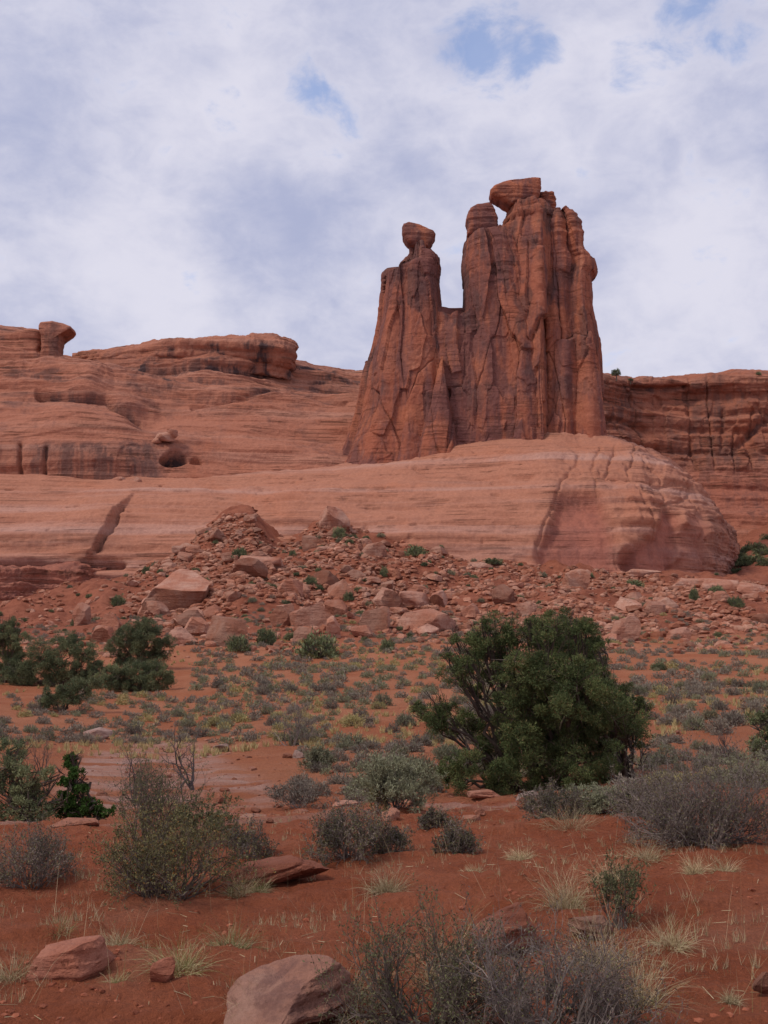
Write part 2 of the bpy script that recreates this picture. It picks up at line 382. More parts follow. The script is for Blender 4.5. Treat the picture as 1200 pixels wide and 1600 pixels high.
rockm = np.clip(blur(blur(rockm, 4, 0), 3, 1) + .7 * ed, 0, 1) * sstep(fbm(XX / 2.5, YY / 1.2, 9, 4), -.35, .1)
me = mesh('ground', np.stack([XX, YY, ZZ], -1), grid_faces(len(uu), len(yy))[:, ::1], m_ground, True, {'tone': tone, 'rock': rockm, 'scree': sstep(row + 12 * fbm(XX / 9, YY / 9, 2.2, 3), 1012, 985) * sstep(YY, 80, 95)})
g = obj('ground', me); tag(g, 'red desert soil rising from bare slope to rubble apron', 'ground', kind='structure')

# ------------------------------------------------------------------ cliffs
def patch(name, cols, nu, nv, mat, dispf, smu=.02, smv=.015, marks=None):
    """cols: list of columns, each a list of (px, row, Y) control points from foot to top"""
    C = np.array([[at(*c) for c in col] for col in cols])
    nC, K = C.shape[:2]
    lu = np.concatenate([[0], np.cumsum(np.linalg.norm(np.diff(C, axis=0), axis=2).mean(1))]); lu /= lu[-1]
    lv = np.concatenate([[0], np.cumsum(np.minimum(np.linalg.norm(np.diff(C, axis=1), axis=2).mean(0), 26))]); lv /= lv[-1]
    u, v = np.linspace(0, 1, nu), np.linspace(0, 1, nv)
    A = np.stack([[np.interp(u, lu, C[:, k, d]) for k in range(K)] for d in range(3)], -1).transpose(1, 0, 2)  # nu,K,3
    A = blur(A, int(nu * smu), 0)
    i = np.clip(np.searchsorted(lv, v) - 1, 0, K - 2); t = ((v - lv[i]) / (lv[i + 1] - lv[i]))[None, :, None]
    Pm = A[:, i] * (1 - t) + A[:, i + 1] * t
    Pm = blur(Pm, int(nv * smv), 1)
    n = np.cross(np.gradient(Pm, axis=0), np.gradient(Pm, axis=1)); n /= np.linalg.norm(n, axis=2)[..., None] + 1e-9
    px, row = proj(Pm)
    d, attrs = dispf(Pm[..., 0], Pm[..., 1], Pm[..., 2], px, row, n)
    Pm = Pm + n * d[..., None]
    for k_ in attrs: attrs[k_] = np.clip(attrs[k_], 0, 4)
    return mesh(name, Pm, grid_faces(nu, nv), mat, True, attrs)
def strata(x, y, z, s, seed=0.):
    zw = z + 2.5 * fbm(x / 60, y / 60, seed, 2)
    return fbm(x / 70 + seed, y / 70, zw / s, 3, .6)
def ledge(x, y, z, s, seed=0.):
    q = strata(x, y, z, s, seed) * 3.0
    f = q - np.floor(q); return (np.floor(q) + sstep(f, .0, .35)) / 3.0
def crack(a, wd): return np.exp(-(a / wd) ** 2)
def gauss(px, row, cx, cy, sx, sy): return np.exp(-((px - cx) / sx) ** 2 - ((row - cy) / sy) ** 2)
def softpoly(px, row, poly, ku=4, kv=3): return blur(blur(inpoly(px, row, poly).astype(float), ku, 0), kv, 1)
def seg(px, row, pts, wd):
    """closeness (1 on it) to a polyline in picture coordinates of the base surface"""
    best = np.full(px.shape, 1e9)
    for (x1, y1), (x2, y2) in zip(pts[:-1], pts[1:]):
        L = (x2 - x1) ** 2 + (y2 - y1) ** 2; t = np.clip(((px - x1) * (x2 - x1) + (row - y1) * (y2 - y1)) / L, 0, 1)
        best = np.minimum(best, np.hypot(px - x1 - t * (x2 - x1), row - y1 - t * (y2 - y1)))
    return np.exp(-(best / wd) ** 2)

def step2(v): f = np.floor(v * 2); return (f + sstep(v * 2 - f, .35, .65)) / 2
def bench_disp(x, y, z, px, row, n):
    px = px + 5 * fbm(x / 4, z / 4, y / 4, 2); row = row + 3 * fbm(x / 5 + 9, z / 4, y / 5, 2)
    d = .6 * strata(x, y, z, 5, 1.) + .55 * ledge(x, y, z, 2.4, 4.) + .25 * ledge(x, y, z, .9, 6.) + .9 * fbm(x / 16, y / 16, z / 9, 3) + .12 * fbm(x / 2, y / 2, z / 1.2, 3)
    right = sstep(px, 780, 900)
    # joints across the dome
    jn = np.zeros_like(px)
    for pts in ([(850, 880), (838, 850), (862, 790), (880, 750), (905, 715)], [(975, 885), (960, 820), (940, 790), (925, 735), (935, 700)], [(1065, 870), (1050, 800), (1030, 745), (1000, 715)], [(1030, 880), (1018, 810), (1000, 770), (980, 740), (992, 700)],
                [(1105, 880), (1090, 800), (1075, 760)], [(880, 735), (960, 745), (1080, 760)], [(960, 700), (945, 745)], [(1000, 760), (1030, 790), (1080, 775)]):
        jn = np.maximum(jn, seg(px, row, pts, 2.0))
    d -= .5 * jn
    blk = pn(x / 5.5 + 3, z / 7, y / 9); d += right * (.6 * step2(blk * 1.3) + .2 * step2(pn(x / 2.6 - 4, z / 2.2, y / 4) * 1.3))
    pocket = crack(strata(x, y, z, 4, 2.) - .1, .05) * sstep(pn(x / 1.3, y / 1.3, z / 1.3), .25, .5); d -= .7 * pocket
    slab = softpoly(px, row, [(848, 905), (838, 870), (845, 840), (866, 812), (868, 775), (905, 768), (938, 772), (952, 810), (965, 850), (975, 905)], 3, 2)
    face2 = softpoly(px, row, [(985, 905), (975, 868), (1000, 855), (1030, 830), (1040, 790), (1058, 800), (1068, 905)], 3, 2)
    face3 = softpoly(px, row, [(1072, 905), (1064, 840), (1078, 800), (1100, 800), (1110, 905)], 3, 2)
    fl = np.clip(slab + .8 * face2 + .6 * face3, 0, 1); d = d * (1 - .75 * fl); d -= 2.3 * slab + 1.5 * face2 + .7 * face3 + 1.6 * gauss(px, row, 990, 878, 14, 14) + 1.6 * gauss(px, row, 1070, 885, 12, 12)
    # fissure and undercut on the low western part
    lp = np.interp(row, [765, 795, 858, 890], [235, 192, 150, 130]); e = lp - px
    fis = seg(px, row, [(150, 860), (164, 842), (182, 818), (192, 798)], 2.5); d += 1.3 * sstep(e, 0, 4) * np.exp(-(np.maximum(e, 0) / 110) ** 2) * sstep(row, 772, 805) - .9 * fis
    und = seg(px, row, [(-100, 884), (60, 886), (190, 884)], 6); d -= 2.2 * und
    for pts in ([(400, 770), (470, 768), (600, 762)], [(640, 735), (720, 745), (830, 742)], [(740, 712), (830, 716)]): d -= .55 * seg(px, row, pts, 2.5)
    st = .5 * fis + .8 * und + .06 * jn + .25 * pocket + .5 * sstep(px, 1075, 1125) * sstep(row, 720, 800) + .35 * gauss(px, row, 100, 850, 120, 14)  # undercut, fissure and east-end shade put into the colour, beside joints and pockets
    return d, {'stain_shade': st, 'fresh': slab + face2 + .5 * face3}
def bc(px, f, a, b_, t, Ys_):
    return [(px, f + 75, Ys_[0] - .5), (px, f, Ys_[0]), (px, a, Ys_[1]), (px, b_, Ys_[2]), (px, t, Ys_[3]), (px, t - 5 if px > 900 else t - 8, Ys_[3] + 14), (px, t - 4 if px > 900 else t - 6, Ys_[3] + 40)]
bench = [bc(-420, 880, 845, 800, 752, (160, 163, 170, 182)), bc(-150, 885, 845, 800, 750, (160, 163, 170, 182)), bc(0, 890, 845, 795, 747, (160, 163, 170, 182)), bc(130, 888, 842, 795, 755, (160, 163, 170, 183)),
         bc(240, 884, 835, 790, 755, (160, 163.5, 171, 184)), bc(320, 880, 830, 785, 745, (160, 164, 172, 185)), bc(430, 876, 825, 776, 738, (160, 164, 172, 188)),
         bc(530, 876, 820, 770, 729, (160, 164, 173, 190.5)), bc(640, 878, 815, 755, 710, (160, 164, 174, 191)), bc(750, 884, 812, 742, 691, (159, 163.5, 174, 191)),
         bc(860, 892, 815, 735, 679, (158, 161.5, 171, 190.5)), bc(945, 896, 822, 745, 687, (158.5, 161.5, 169, 188)), bc(1000, 899, 832, 762, 704, (160, 162.5, 168, 184)),
         bc(1045, 903, 848, 785, 728, (163, 164.5, 168.5, 181)), bc(1085, 908, 868, 818, 762, (166.5, 167.5, 170, 180)), bc(1118, 912, 885, 850, 808, (171, 171.5, 173, 179.5)),
         bc(1140, 913, 895, 872, 845, (177, 177.2, 178, 182)), bc(1150, 912, 900, 885, 865, (186, 186, 186.5, 188)), bc(1140, 905, 890, 868, 835, (200, 200, 200, 200)), bc(1100, 900, 870, 840, 800, (215, 215, 214, 212)), bc(1000, 895, 850, 800, 760, (228, 227, 226, 224))]
o = obj('slickrock_dome', patch('slickrock_dome', bench, 1150, 300, M_slick, bench_disp, .006, .02))
tag(o, 'smooth banded salmon slickrock bench swelling into a dome beneath the towers', 'rock dome', kind='structure')

def west_disp(x, y, z, px, row, n):
    hi = sstep(row, 655, 600); low = sstep(row, 690, 700)
    d = 1.6 * strata(x, y, z, 8, 11.) + .8 * ledge(x, y, z, 4.5, 14.) + 1.3 * fbm(x / 22, y / 22, z / 9, 2) + .1 * fbm(x / 2, y / 2, z / 1.2, 3)
    d += hi * (.55 * ledge(x, y, z, 1.8, 19.))
    d -= 1.6 * seg(px, row, [(130, 568), (240, 579), (330, 577), (400, 579), (455, 582)], 4) + 1.2 * seg(px, row, [(-50, 560), (30, 566), (60, 575)], 3)
    alc = sstep(row, 684, 696) * sstep(px, 275, 235)
    d = d * (1 - .5 * alc) + alc * (.4 * np.round(2.4 * pn(x / 6, y / 6, z / 30)) / 2.4)
    d -= 1.2 * seg(px, row, [(30, 690), (34, 755)], 3) + 1.0 * seg(px, row, [(72, 700), (70, 757)], 3) + 1.4 * seg(px, row, [(-60, 755), (120, 758), (240, 757)], 4)
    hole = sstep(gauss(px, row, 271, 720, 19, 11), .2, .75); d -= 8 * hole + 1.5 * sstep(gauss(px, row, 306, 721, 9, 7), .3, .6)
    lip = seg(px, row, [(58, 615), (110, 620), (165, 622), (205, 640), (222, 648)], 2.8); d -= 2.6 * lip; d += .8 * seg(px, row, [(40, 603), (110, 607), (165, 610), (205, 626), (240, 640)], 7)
    lip2 = seg(px, row, [(300, 632), (370, 622), (440, 612), (540, 635)], 3); d -= .9 * lip2
    d += 2.2 * gauss(px, row, 138, 600, 24, 16)
    d -= 1.3 * gauss(px, row, 230, 655, 20, 20)
    d += hi * (1.3 * ledge(x, y, z, 4.5, 27.) + .5 * step2(pn(x / 8, y / 8, z / 10) * 1.5))
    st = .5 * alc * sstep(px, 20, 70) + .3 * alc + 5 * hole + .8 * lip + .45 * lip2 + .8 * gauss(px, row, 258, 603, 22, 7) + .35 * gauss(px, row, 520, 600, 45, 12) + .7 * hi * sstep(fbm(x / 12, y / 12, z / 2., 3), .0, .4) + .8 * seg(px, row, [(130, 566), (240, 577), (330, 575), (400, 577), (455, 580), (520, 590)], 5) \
        + .45 * seg(px, row, [(205, 640), (225, 660), (262, 690)], 8)  # cave, lip and rim-overhang shade painted in, beside the real alcove streaks
    return d, {'stain_shade': st, 'fresh': 0 * px}
def wc(px, lst): return [(px, r_, y_) for r_, y_ in lst] + [(px, lst[-1][0] - 0, lst[-1][1] + 60)]
west = [wc(-420, [(780, 184), (752, 184.5), (690, 185.5), (668, 190), (640, 196), (612, 203), (580, 208), (548, 214), (520, 222)]),
        wc(-120, [(780, 184), (752, 184.5), (690, 185.5), (668, 190), (640, 196), (612, 203), (580, 208), (546, 214), (518, 222)]),
        wc(0, [(780, 184), (752, 184.5), (690, 185.5), (667, 189), (640, 195), (612, 203), (580, 208), (546, 214), (519, 221)]),
        wc(64, [(785, 184), (757, 184.5), (692, 185.5), (670, 189), (640, 195), (612, 203), (582, 208), (550, 213), (525, 217)]),
        wc(86, [(785, 184), (758, 184.5), (693, 185.5), (671, 188), (644, 193), (617, 201), (592, 206), (572, 213), (563, 220)]),
        wc(115, [(785, 184), (758, 184.5), (694, 185.5), (672, 188), (645, 193), (617, 201), (592, 206), (573, 213), (565, 220)]),
        wc(180, [(785, 185), (758, 185), (698, 186), (676, 189), (650, 194), (626, 201), (598, 211), (572, 218), (554, 224)]),
        wc(240, [(783, 186), (757, 186), (712, 188), (684, 192), (660, 199), (636, 207), (600, 215), (574, 220), (556, 223)]),
        wc(300, [(775, 187), (750, 187), (715, 191), (684, 196), (655, 202), (628, 209), (598, 215), (573, 219.5), (555, 222.5)]),
        wc(380, [(768, 188), (743, 189), (708, 193), (676, 199), (648, 204), (622, 210), (594, 216), (571, 220), (552, 223)]),
        wc(450, [(765, 191), (739, 192), (705, 196), (674, 202), (646, 208), (624, 214), (600, 222), (585, 229), (574, 236)]),
        wc(510, [(760, 193), (734, 194), (702, 198), (674, 204), (650, 210), (630, 217), (608, 226), (594, 233), (584, 241)]),
        wc(580, [(752, 196), (727, 198), (698, 202), (672, 208), (650, 214), (632, 221), (612, 230), (598, 238), (586, 247)]),
        wc(760, [(745, 206), (727, 208), (698, 212), (672, 218), (650, 224), (632, 231), (612, 240), (598, 248), (588, 257)])]
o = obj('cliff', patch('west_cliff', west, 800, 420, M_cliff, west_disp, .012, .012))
tag(o, 'layered red sandstone cliff with shadowed alcove wall and rounded ledges', 'cliff', kind='structure')
def rim_disp(x, y, z, px, row, n):
    d = .9 * ledge(x, y, z, 2.2, 23.) + .6 * fbm(x / 7, y / 7, z / 4, 4) + .5 * np.round(3 * pn(x / 5, y / 5, z / 12)) / 3 + .15 * fbm(x / 1.5, y / 1.5, z, 3)
    st = 1.1 * sstep(fbm(x / 3.5, y / 3.5, z / 14, 3), -.1, .3) * sstep(n[..., 2], .6, .2) * sstep(px, 180, 300)  # rock streaks, deepened to paint in shadow of the rim overhang
    return d, {'stain_shade': st, 'fresh': 0 * px}
def rc(px, b_, t, Y): return [(px, b_ + 14, Y + 3.), (px, b_, Y + 1.), (px, b_ - .25 * (b_ - t), Y - .3), (px, t + .15 * (b_ - t), Y - .6), (px, t, Y + .5), (px, t - 1, Y + 8), (px, t + 1, Y + 30)]
rim = [rc(112, 572, 556, 229), rc(150, 577, 552, 226.5), rc(200, 576, 545, 223), rc(240, 577, 538, 222), rc(300, 574, 534, 221), rc(385, 570, 530, 221), rc(396, 572, 525, 221), rc(430, 574, 528, 222), rc(452, 575, 537, 223.5), rc(461, 572, 543, 226), rc(460, 574, 543, 233), rc(448, 574, 545, 245)]
o = obj('cliff_rim', patch('cliff_rim', rim, 460, 130, M_cliff, rim_disp, .008, .02))
tag(o, 'overhanging dark streaked caprock rim along the mesa skyline', 'cliff rim', kind='structure')

def east_disp(x, y, z, px, row, n):
    wall = sstep(row, 745, 725) * sstep(row, 585, 600)
    d = 1.2 * strata(x, y, z, 7, 31.) + .9 * ledge(x, y, z, 3.5, 34.) + 1.2 * fbm(x / 18, y / 18, z / 10, 4) + .2 * fbm(x / 2, y / 2, z / 1.5, 3)
    d += wall * (1.1 * np.round(2.2 * pn(x / 9, y / 9, z / 25)) / 2.2 - 1.0 * crack(pn(x / 7 + 5, y / 7, z / 60), .035))
    d -= 2.2 * seg(px, row, [(995, 607), (1040, 608), (1070, 604)], 5) + 2.0 * seg(px, row, [(950, 655), (985, 660), (1010, 668)], 6) + 1.6 * seg(px, row, [(1150, 700), (1180, 670), (1200, 650)], 7)
    d -= .8 * seg(px, row, [(1072, 605), (1074, 650)], 2.5) + .8 * seg(px, row, [(1130, 640), (1128, 700)], 3)
    st = .7 * gauss(px, row, 1030, 609, 45, 6) + .75 * gauss(px, row, 965, 645, 35, 45) + .5 * gauss(px, row, 1150, 715, 70, 9) + .45 * gauss(px, row, 1128, 660, 20, 50) + .55 * seg(px, row, [(1150, 700), (1180, 670), (1200, 650)], 9) + .35 * wall * sstep(fbm(x / 5, y / 5, z / 40, 3), 0., .5)  # darker along the recesses, under the ledge and in broad wall patches
    return d, {'stain_shade': st, 'fresh': .5 * sstep(row, 715, 745) * sstep(row, 830, 800)}
def ec(px, t, Y): return [(px, 850, Y - 16), (px, 818, Y - 10), (px, 786, Y - 5), (px, 748, Y - 1), (px, 725, Y), (px, 668, Y + 2.5), (px, 625, Y + 4.5), (px, 606, Y + 3.5), (px, t + 5, Y + 3), (px, t, Y + 5), (px, t, Y + 50)]
east = [ec(820, 590, 268), ec(900, 590, 272), ec(950, 589, 276), ec(1000, 594, 281), ec(1045, 593, 284), ec(1080, 592, 285), ec(1110, 588, 283), ec(1150, 585, 282), ec(1175, 584, 282), ec(1230, 589, 281), ec(1330, 580, 276), ec(1500, 575, 262), ec(1750, 570, 235)]
o = obj('cliff', patch('east_cliff', east, 620, 360, M_far, east_disp, .012, .012))
tag(o, 'long dark red cliff wall receding behind the towers under a thin ledge', 'cliff', kind='structure')
# gully ledge at the far left foot of the bench
def gul_disp(x, y, z, px, row, n):
    d = .9 * ledge(x, y, z, 1.2, 43.) + .5 * ledge(x, y, z, .7, 48.) + .6 * fbm(x / 5, y / 5, z / 3, 4) + .5 * np.round(3 * pn(x / 3, y / 3, z / 4)) / 3
    return d, {'stain_shade': .45 * sstep(row, 900, 915), 'fresh': .6 + 0 * px}
def gc(px, b_, t, Y): return [(px, b_ + 20, Y), (px, b_, Y + 1), (px, (b_ + t) / 2, Y + 3), (px, t, Y + 4.5), (px, t - 2, Y + 7), (px, t - 3, Y + 16)]
gul = [gc(-300, 960, 892, 138), gc(-100, 955, 892, 142), gc(0, 945, 893, 145), gc(70, 940, 890, 150), gc(120, 930, 889, 152), gc(160, 918, 891, 157), gc(185, 915, 897, 164), gc(205, 915, 902, 172)]
o = obj('ledge', patch('ledge', gul, 420, 130, M_far, gul_disp, .01, .01))
tag(o, 'low crumbling dark red ledge at the head of the gully', 'rock ledge', kind='structure')

# ------------------------------------------------------------------ the towers
def cells(sa, za, per, z0, z1, ss, sz, seed, amp, tilt, wd):
    """flat panels: nearest of scattered seeds in (perimeter, height), each with its own set-back and slope; returns set-back and seam"""
    rg = np.random.RandomState(seed); nc, nr = max(3, int(per / ss)), max(2, int((z1 - z0) / sz))
    pts = [(((i + rg.uniform(0, 1)) / nc) * per, z0 + (j + rg.uniform(0, 1)) / nr * (z1 - z0), rg.normal() * amp, rg.normal() * tilt, rg.normal() * tilt * .35) for i in range(nc) for j in range(nr)]
    f1 = np.full(sa.shape, 1e9, np.float32); f2 = f1.copy(); d = np.zeros(sa.shape, np.float32)
    for (ps, pz, o_, ta, tb) in pts:
        ds = (sa - ps + per / 2) % per - per / 2; dz = za - pz
        r = np.maximum(np.abs(ds) / ss, np.abs(dz) / sz) + .25 * (np.abs(ds) / ss + np.abs(dz) / sz)
        k = r < f1; f2 = np.where(k, f1, np.minimum(f2, r)); f1 = np.where(k, r, f1); d = np.where(k, np.clip(o_, -1.6 * amp, 1.4 * amp) + ta * ds + tb * dz, d)
    return d, np.exp(-((f2 - f1) / wd) ** 2)
def loft(name, rows, poly, Yf, db, seed, nt=520, nz=430, amp=1., capn=14, dome=.6, mat=M_tower, top_flat=False, lean=0.0, strat=.25, jag=0.):
    """rows: (row, left px, right px) from foot to top; poly: cross-section, x,y in -1..1 (y=-1 faces the camera); Yf(row): distance of its front; db: depth / width"""
    rows = np.array(rows, float)
    pl = np.array(poly + poly[:1], float); L = np.concatenate([[0], np.cumsum(np.linalg.norm(np.diff(pl, axis=0), axis=1))])
    t = np.linspace(0, L[-1], nt, endpoint=False); q = np.stack([np.interp(t, L, pl[:, k]) for k in (0, 1)], -1)
    for _ in range(2): q = (q + np.roll(q, 1, 0) + np.roll(q, -1, 0) + np.roll(q, 2, 0) + np.roll(q, -2, 0) + np.roll(q, 3, 0) + np.roll(q, -3, 0)) / 7
    q = q / np.abs(q).max(0)
    rr = np.linspace(rows[0, 0], rows[-1, 0], nz)
    Lx = np.interp(rr, rows[::-1, 0], rows[::-1, 1]); Rx = np.interp(rr, rows[::-1, 0], rows[::-1, 2])
    if not top_flat:
        pass
    yf = np.array([Yf(r) for r in rr]); b = np.array([db(r) for r in rr]) if callable(db) else None
    pL, pR = at(Lx, rr, yf + 3), at(Rx, rr, yf + 3)
    a = (pR[:, 0] - pL[:, 0]) / 2; cx = (pR[:, 0] + pL[:, 0]) / 2; z = pL[:, 2]
    bb = b if b is not None else a * db
    P = np.zeros((nt, nz, 3))
    P[..., 0] = cx + a * q[:, None, 0]; P[..., 1] = yf + bb + bb * q[:, None, 1]; P[..., 2] = z
    if jag:
        up = np.clip((rows[0, 0] - rr) / (rows[0, 0] - rows[-1, 0]), 0, 1)[None] ** 6; xr = (P[..., 0] - cx[-1]) / a[-1]
        P[..., 2] += jag * up * (5.5 * np.abs(xr + .36) ** 1.2 - 1.9 + .9 * fbm(P[..., 0] / 2.2, P[..., 1] / 5, 3.7, 3))
    # closing cap
    extra = []
    s = np.linspace(1, 0, capn + 1)[1:]
    top = P[:, -1]; c = top.mean(0)
    for k in s:
        e = c + (top - c) * math.sin(k * math.pi / 2) ** .8; e[:, 2] = top[:, 2] + dome * (1 - k ** 2); extra.append(e)
    n = np.cross(np.roll(P, -1, 0) - np.roll(P, 1, 0), np.gradient(P, axis=1)); n /= np.linalg.norm(n, axis=2)[..., None] + 1e-9
    x, y, zz = P[..., 0], P[..., 1], P[..., 2]; sd = seed * 7.7
    fade = 1.0
    per = L[-1] * float(np.median(a)) * .9; sa = (t / L[-1] * per)[:, None] + 0 * zz
    sa = (sa + .22 * fbm(x / 9, y / 9, zz / 25 + sd, 2) + .12 * fbm(x / 1.6, y / 1.6, zz / 3, 2)).astype(np.float32); za = (zz + .8 * fbm(x / 5 + 5, y / 5, zz / 12 - sd, 3)).astype(np.float32)
    c1, e1 = cells(sa, za, per, zz.min(), zz.max(), 6.5, 26, seed * 3 + 1, .62, .05, .016)
    c2, e2 = cells(sa + 1.3, za, per, zz.min(), zz.max(), 2.6, 10, seed * 3 + 2, .26, .05, .02)
    c3, e3 = cells(sa - .7, za, per, zz.min(), zz.max(), 1.3, 3.0, seed * 3 + 3, .10, .05, .03)
    mk = sstep(fbm(x / 6, y / 6, zz / 8 + sd, 3), -.15, .25)
    d = c1 + c2 + c3 * mk - .38 * e1 - .15 * e2 * mk + .35 * np.clip((a - 1.6) / 2, 0, 1)[None]
    d += .25 * fbm(x / 10, y / 10, zz / 18 + sd, 2)
    d += strat * ledge(x, y, zz, 2.4, sd) * sstep(rr, rows[-1, 0] + 130, rows[-1, 0] + 10)[None]
    d += .10 * fbm(x / .9, y / .9, zz / 1.3, 3)
    side = np.abs(n[..., 0]) ** 4
    d = d * amp * (1 - .45 * side)
    P = P + n * d[..., None]
    d0 = P[:, -1] - top
    ee = [e + d0 * k + np.array([0, 0, .15]) * fbm(e[:, :1] / 1.2, e[:, 1:2] / 1.2, sd, 3) for e, k in zip(extra, s)]
    P = np.concatenate([P, np.stack(ee, 1)], 1)
    pxx, rww = proj(P)
    sm = np.concatenate([np.clip(.8 * e1 + .4 * e2 * mk, 0, 1), np.zeros((nt, capn))], 1)
    st = .3 * sm + .7 * sstep(fbm(P[..., 0] / 6, P[..., 1] / 6, P[..., 2] / 8 + sd, 4), -.02, .3) * sstep(rww, 690, 560)
    return mesh(name, P, grid_faces(nt, P.shape[1], True), mat, True, {'stain_shade': st, 'fresh': 0 * st})
form = empty('rock_formation', at(740, 700, 196))
tag(form, 'three fused red sandstone towers with balanced caps rising from the slickrock dome', 'rock towers')
def part(name, me, parent, label=None, root=form):
    o = obj(name, me); o.parent = parent
    if label: o['label'] = label
    if parent is form or parent.parent is form: o.matrix_parent_inverse.identity()
    off = np.array(form.location)
    if parent is form: o.location = [-v for v in off]
    return o
lin = lambda r0, y0, r1, y1: (lambda r: y0 + (y1 - y0) * min(max((r0 - r) / (r0 - r1), 0), 1))
T1 = loft('tower_left', [(775, 484, 735), (735, 514, 728), (715, 527, 726), (690, 539, 720), (650, 554, 712), (600, 567, 702), (560, 573, 697), (520, 583, 693), (490, 590, 690), (460, 593, 686), (440, 595, 684), (428, 597, 684), (421, 598, 684), (417, 604, 684), (414, 625, 683), (409, 629, 682), (403, 633, 675), (399, 638, 667), (394, 640, 664), (386, 640, 664)],
          [(-1, .35), (-.8, -.35), (-.45, -.75), (-.1, -.8), (.1, -1), (.55, -.92), (.8, -.6), (1, .1), (.8, .9), (-.3, 1), (-.8, .8)], lin(730, 189.0, 390, 194.5), lambda r: 9.5 - 5.6 * min(max((735 - r) / 330, 0), 1) ** .8 - (1.3 if r < 412 else 0), 1, amp=.95)
t1 = part('tower', T1, form, 'slender tower with a tilted balanced boulder on a thin neck')
T5 = loft('tower_saddle', [(770, 620, 830), (690, 630, 825), (600, 640, 820), (540, 645, 815), (500, 650, 812), (492, 652, 810), (487, 654, 808)],
          [(-1, .2), (-.8, -.8), (-.2, -1), (.2, -.9), (.8, -1), (1, .2), (.6, 1), (-.6, 1)], lin(730, 190.2, 484, 194.6), lambda r: 6.5 - 2.5 * min(max((735 - r) / 250, 0), 1), 5, amp=.9, nt=420, nz=300, dome=.05, jag=1.3)
part('saddle', T5, form)
T2 = loft('tower_middle', [(770, 690, 860), (690, 710, 850), (600, 717, 842), (540, 720, 836), (500, 723, 830), (470, 726, 815), (430, 727, 810), (400, 726, 803), (380, 728, 795), (370, 730, 786), (366, 733, 780)],
          [(-1, .3), (-.85, -.55), (-.35, -.9), (.1, -.92), (.5, -1), (1, -.8), (1, .8), (-.5, 1)], lin(700, 188.0, 370, 193.3), lambda r: 9.5 - 4. * min(max((700 - r) / 330, 0), 1), 2, amp=.9)
t2 = part('tower', T2, form, 'middle tower with a squat dark block on its shoulder')
T3 = loft('tower_prow', [(770, 730, 925), (690, 742, 905), (600, 752, 892), (520, 760, 886), (450, 766, 881), (400, 772, 877), (375, 776, 875), (362, 780, 873), (352, 786, 871), (343, 792, 868), (333, 798, 858), (322, 800, 850), (318, 801, 848)],
          [(-1, .4), (-.75, -.35), (-.3, -.62), (.05, -.8), (.28, -1), (.62, -.45), (1, -.05), (1, .7), (.3, 1), (-.6, 1)], lin(700, 186.3, 330, 193.5), lambda r: 12 - 6.5 * min(max((700 - r) / 370, 0), 1) - (1.2 if r < 340 else 0), 3, amp=1.05)
t3 = part('tower', T3, form, 'tallest tower with a flat beaked caprock on top')
T4 = loft('tower_right', [(770, 830, 978), (700, 838, 961), (650, 842, 957), (600, 845, 953), (550, 847, 949), (520, 849, 945), (500, 846, 941), (470, 846, 933), (440, 846, 932), (430, 846, 932), (426, 845, 938), (415, 845, 942), (405, 846, 939), (397, 847, 926), (388, 848, 919), (370, 849, 914), (355, 850, 908), (345, 852, 902), (338, 855, 894), (334, 858, 887)],
          [(-1, .1), (-.8, -.75), (-.35, -.9), (0, -.72), (.3, -1), (.75, -.8), (1, .0), (.85, .8), (-.6, 1)], lin(700, 188.6, 340, 194.6), lambda r: 10.5 - 4.8 * min(max((700 - r) / 360, 0), 1), 4, amp=1.0, dome=.2, strat=.5)
t4 = part('tower', T4, form, 'broad buttress tower with a bulging shoulder and no cap')
T6 = loft('slab', [(755, 634, 730), (712, 645, 722), (690, 651, 718), (660, 659, 713), (630, 667, 708), (600, 677, 702), (580, 683, 697), (563, 688, 692)],
          [(-1, 0), (-.7, -.8), (-.1, -1), (.5, -.9), (1, 0), (.6, 1), (-.6, 1)], lin(712, 187.0, 563, 190.6), lambda r: 4.5 - 2 * min(max((712 - r) / 150, 0), 1), 6, amp=.55, nt=300, nz=220, dome=.1)
part('slab', T6, form, 'triangular leaning slab wedged at the foot between two towers')

def ico(sub):
    import bmesh
    bm = bmesh.new(); bmesh.ops.create_icosphere(bm, subdivisions=sub, radius=1)
    V = np.array([v.co[:] for v in bm.verts]); F = np.array([[v.index for v in f.verts] for f in bm.faces]); bm.free(); return V, F
ICO = {k: ico(k) for k in (1, 2, 3, 4, 5)}
def rock(seed, sub=4, cuts=14, amp=.07, box=.0, freq=1.6, flat=.0):
    """angular stone within the unit cube: sphere cut by random planes, roughened"""
    rg = np.random.RandomState(seed); V, F = ICO[sub]; V = V.copy() * 1.25
    pl = [(rg.normal(size=3), rg.uniform(.58, .98)) for _ in range(cuts + 4)]
    if box: pl += [(np.array(a, float) + rg.normal(size=3) * .16, rg.uniform(.62, .74)) for a in ((1, 0, 0), (-1, 0, 0), (0, 1, 0), (0, -1, 0), (0, 0, 1), (0, 0, -1))]
    for nn, d in pl:
        nn = nn / np.linalg.norm(nn); e = V @ nn - d; k = e > 0; V[k] -= nn * e[k][:, None] * .96
    s = rg.uniform(0, 90); nr = V / np.linalg.norm(V, axis=1)[:, None]
    q = fbm(V[:, 0] * freq + s, V[:, 1] * freq, V[:, 2] * freq, 4) * amp * .55 + .02 * fbm(V[:, 0] * 6 + s, V[:, 1] * 6, V[:, 2] * 6, 3)
    lay = ledge(V[:, 0] * 9, V[:, 1] * 9, V[:, 2] * 2.2, .5, s) * .05
    V += nr * (q + lay)[:, None]
    lo, hi = V.min(0), V.max(0); V = (V - (lo + hi) / 2) / (hi - lo); V[:, :2] *= (1 - .28 * V[:, 2:3])
    return V, F
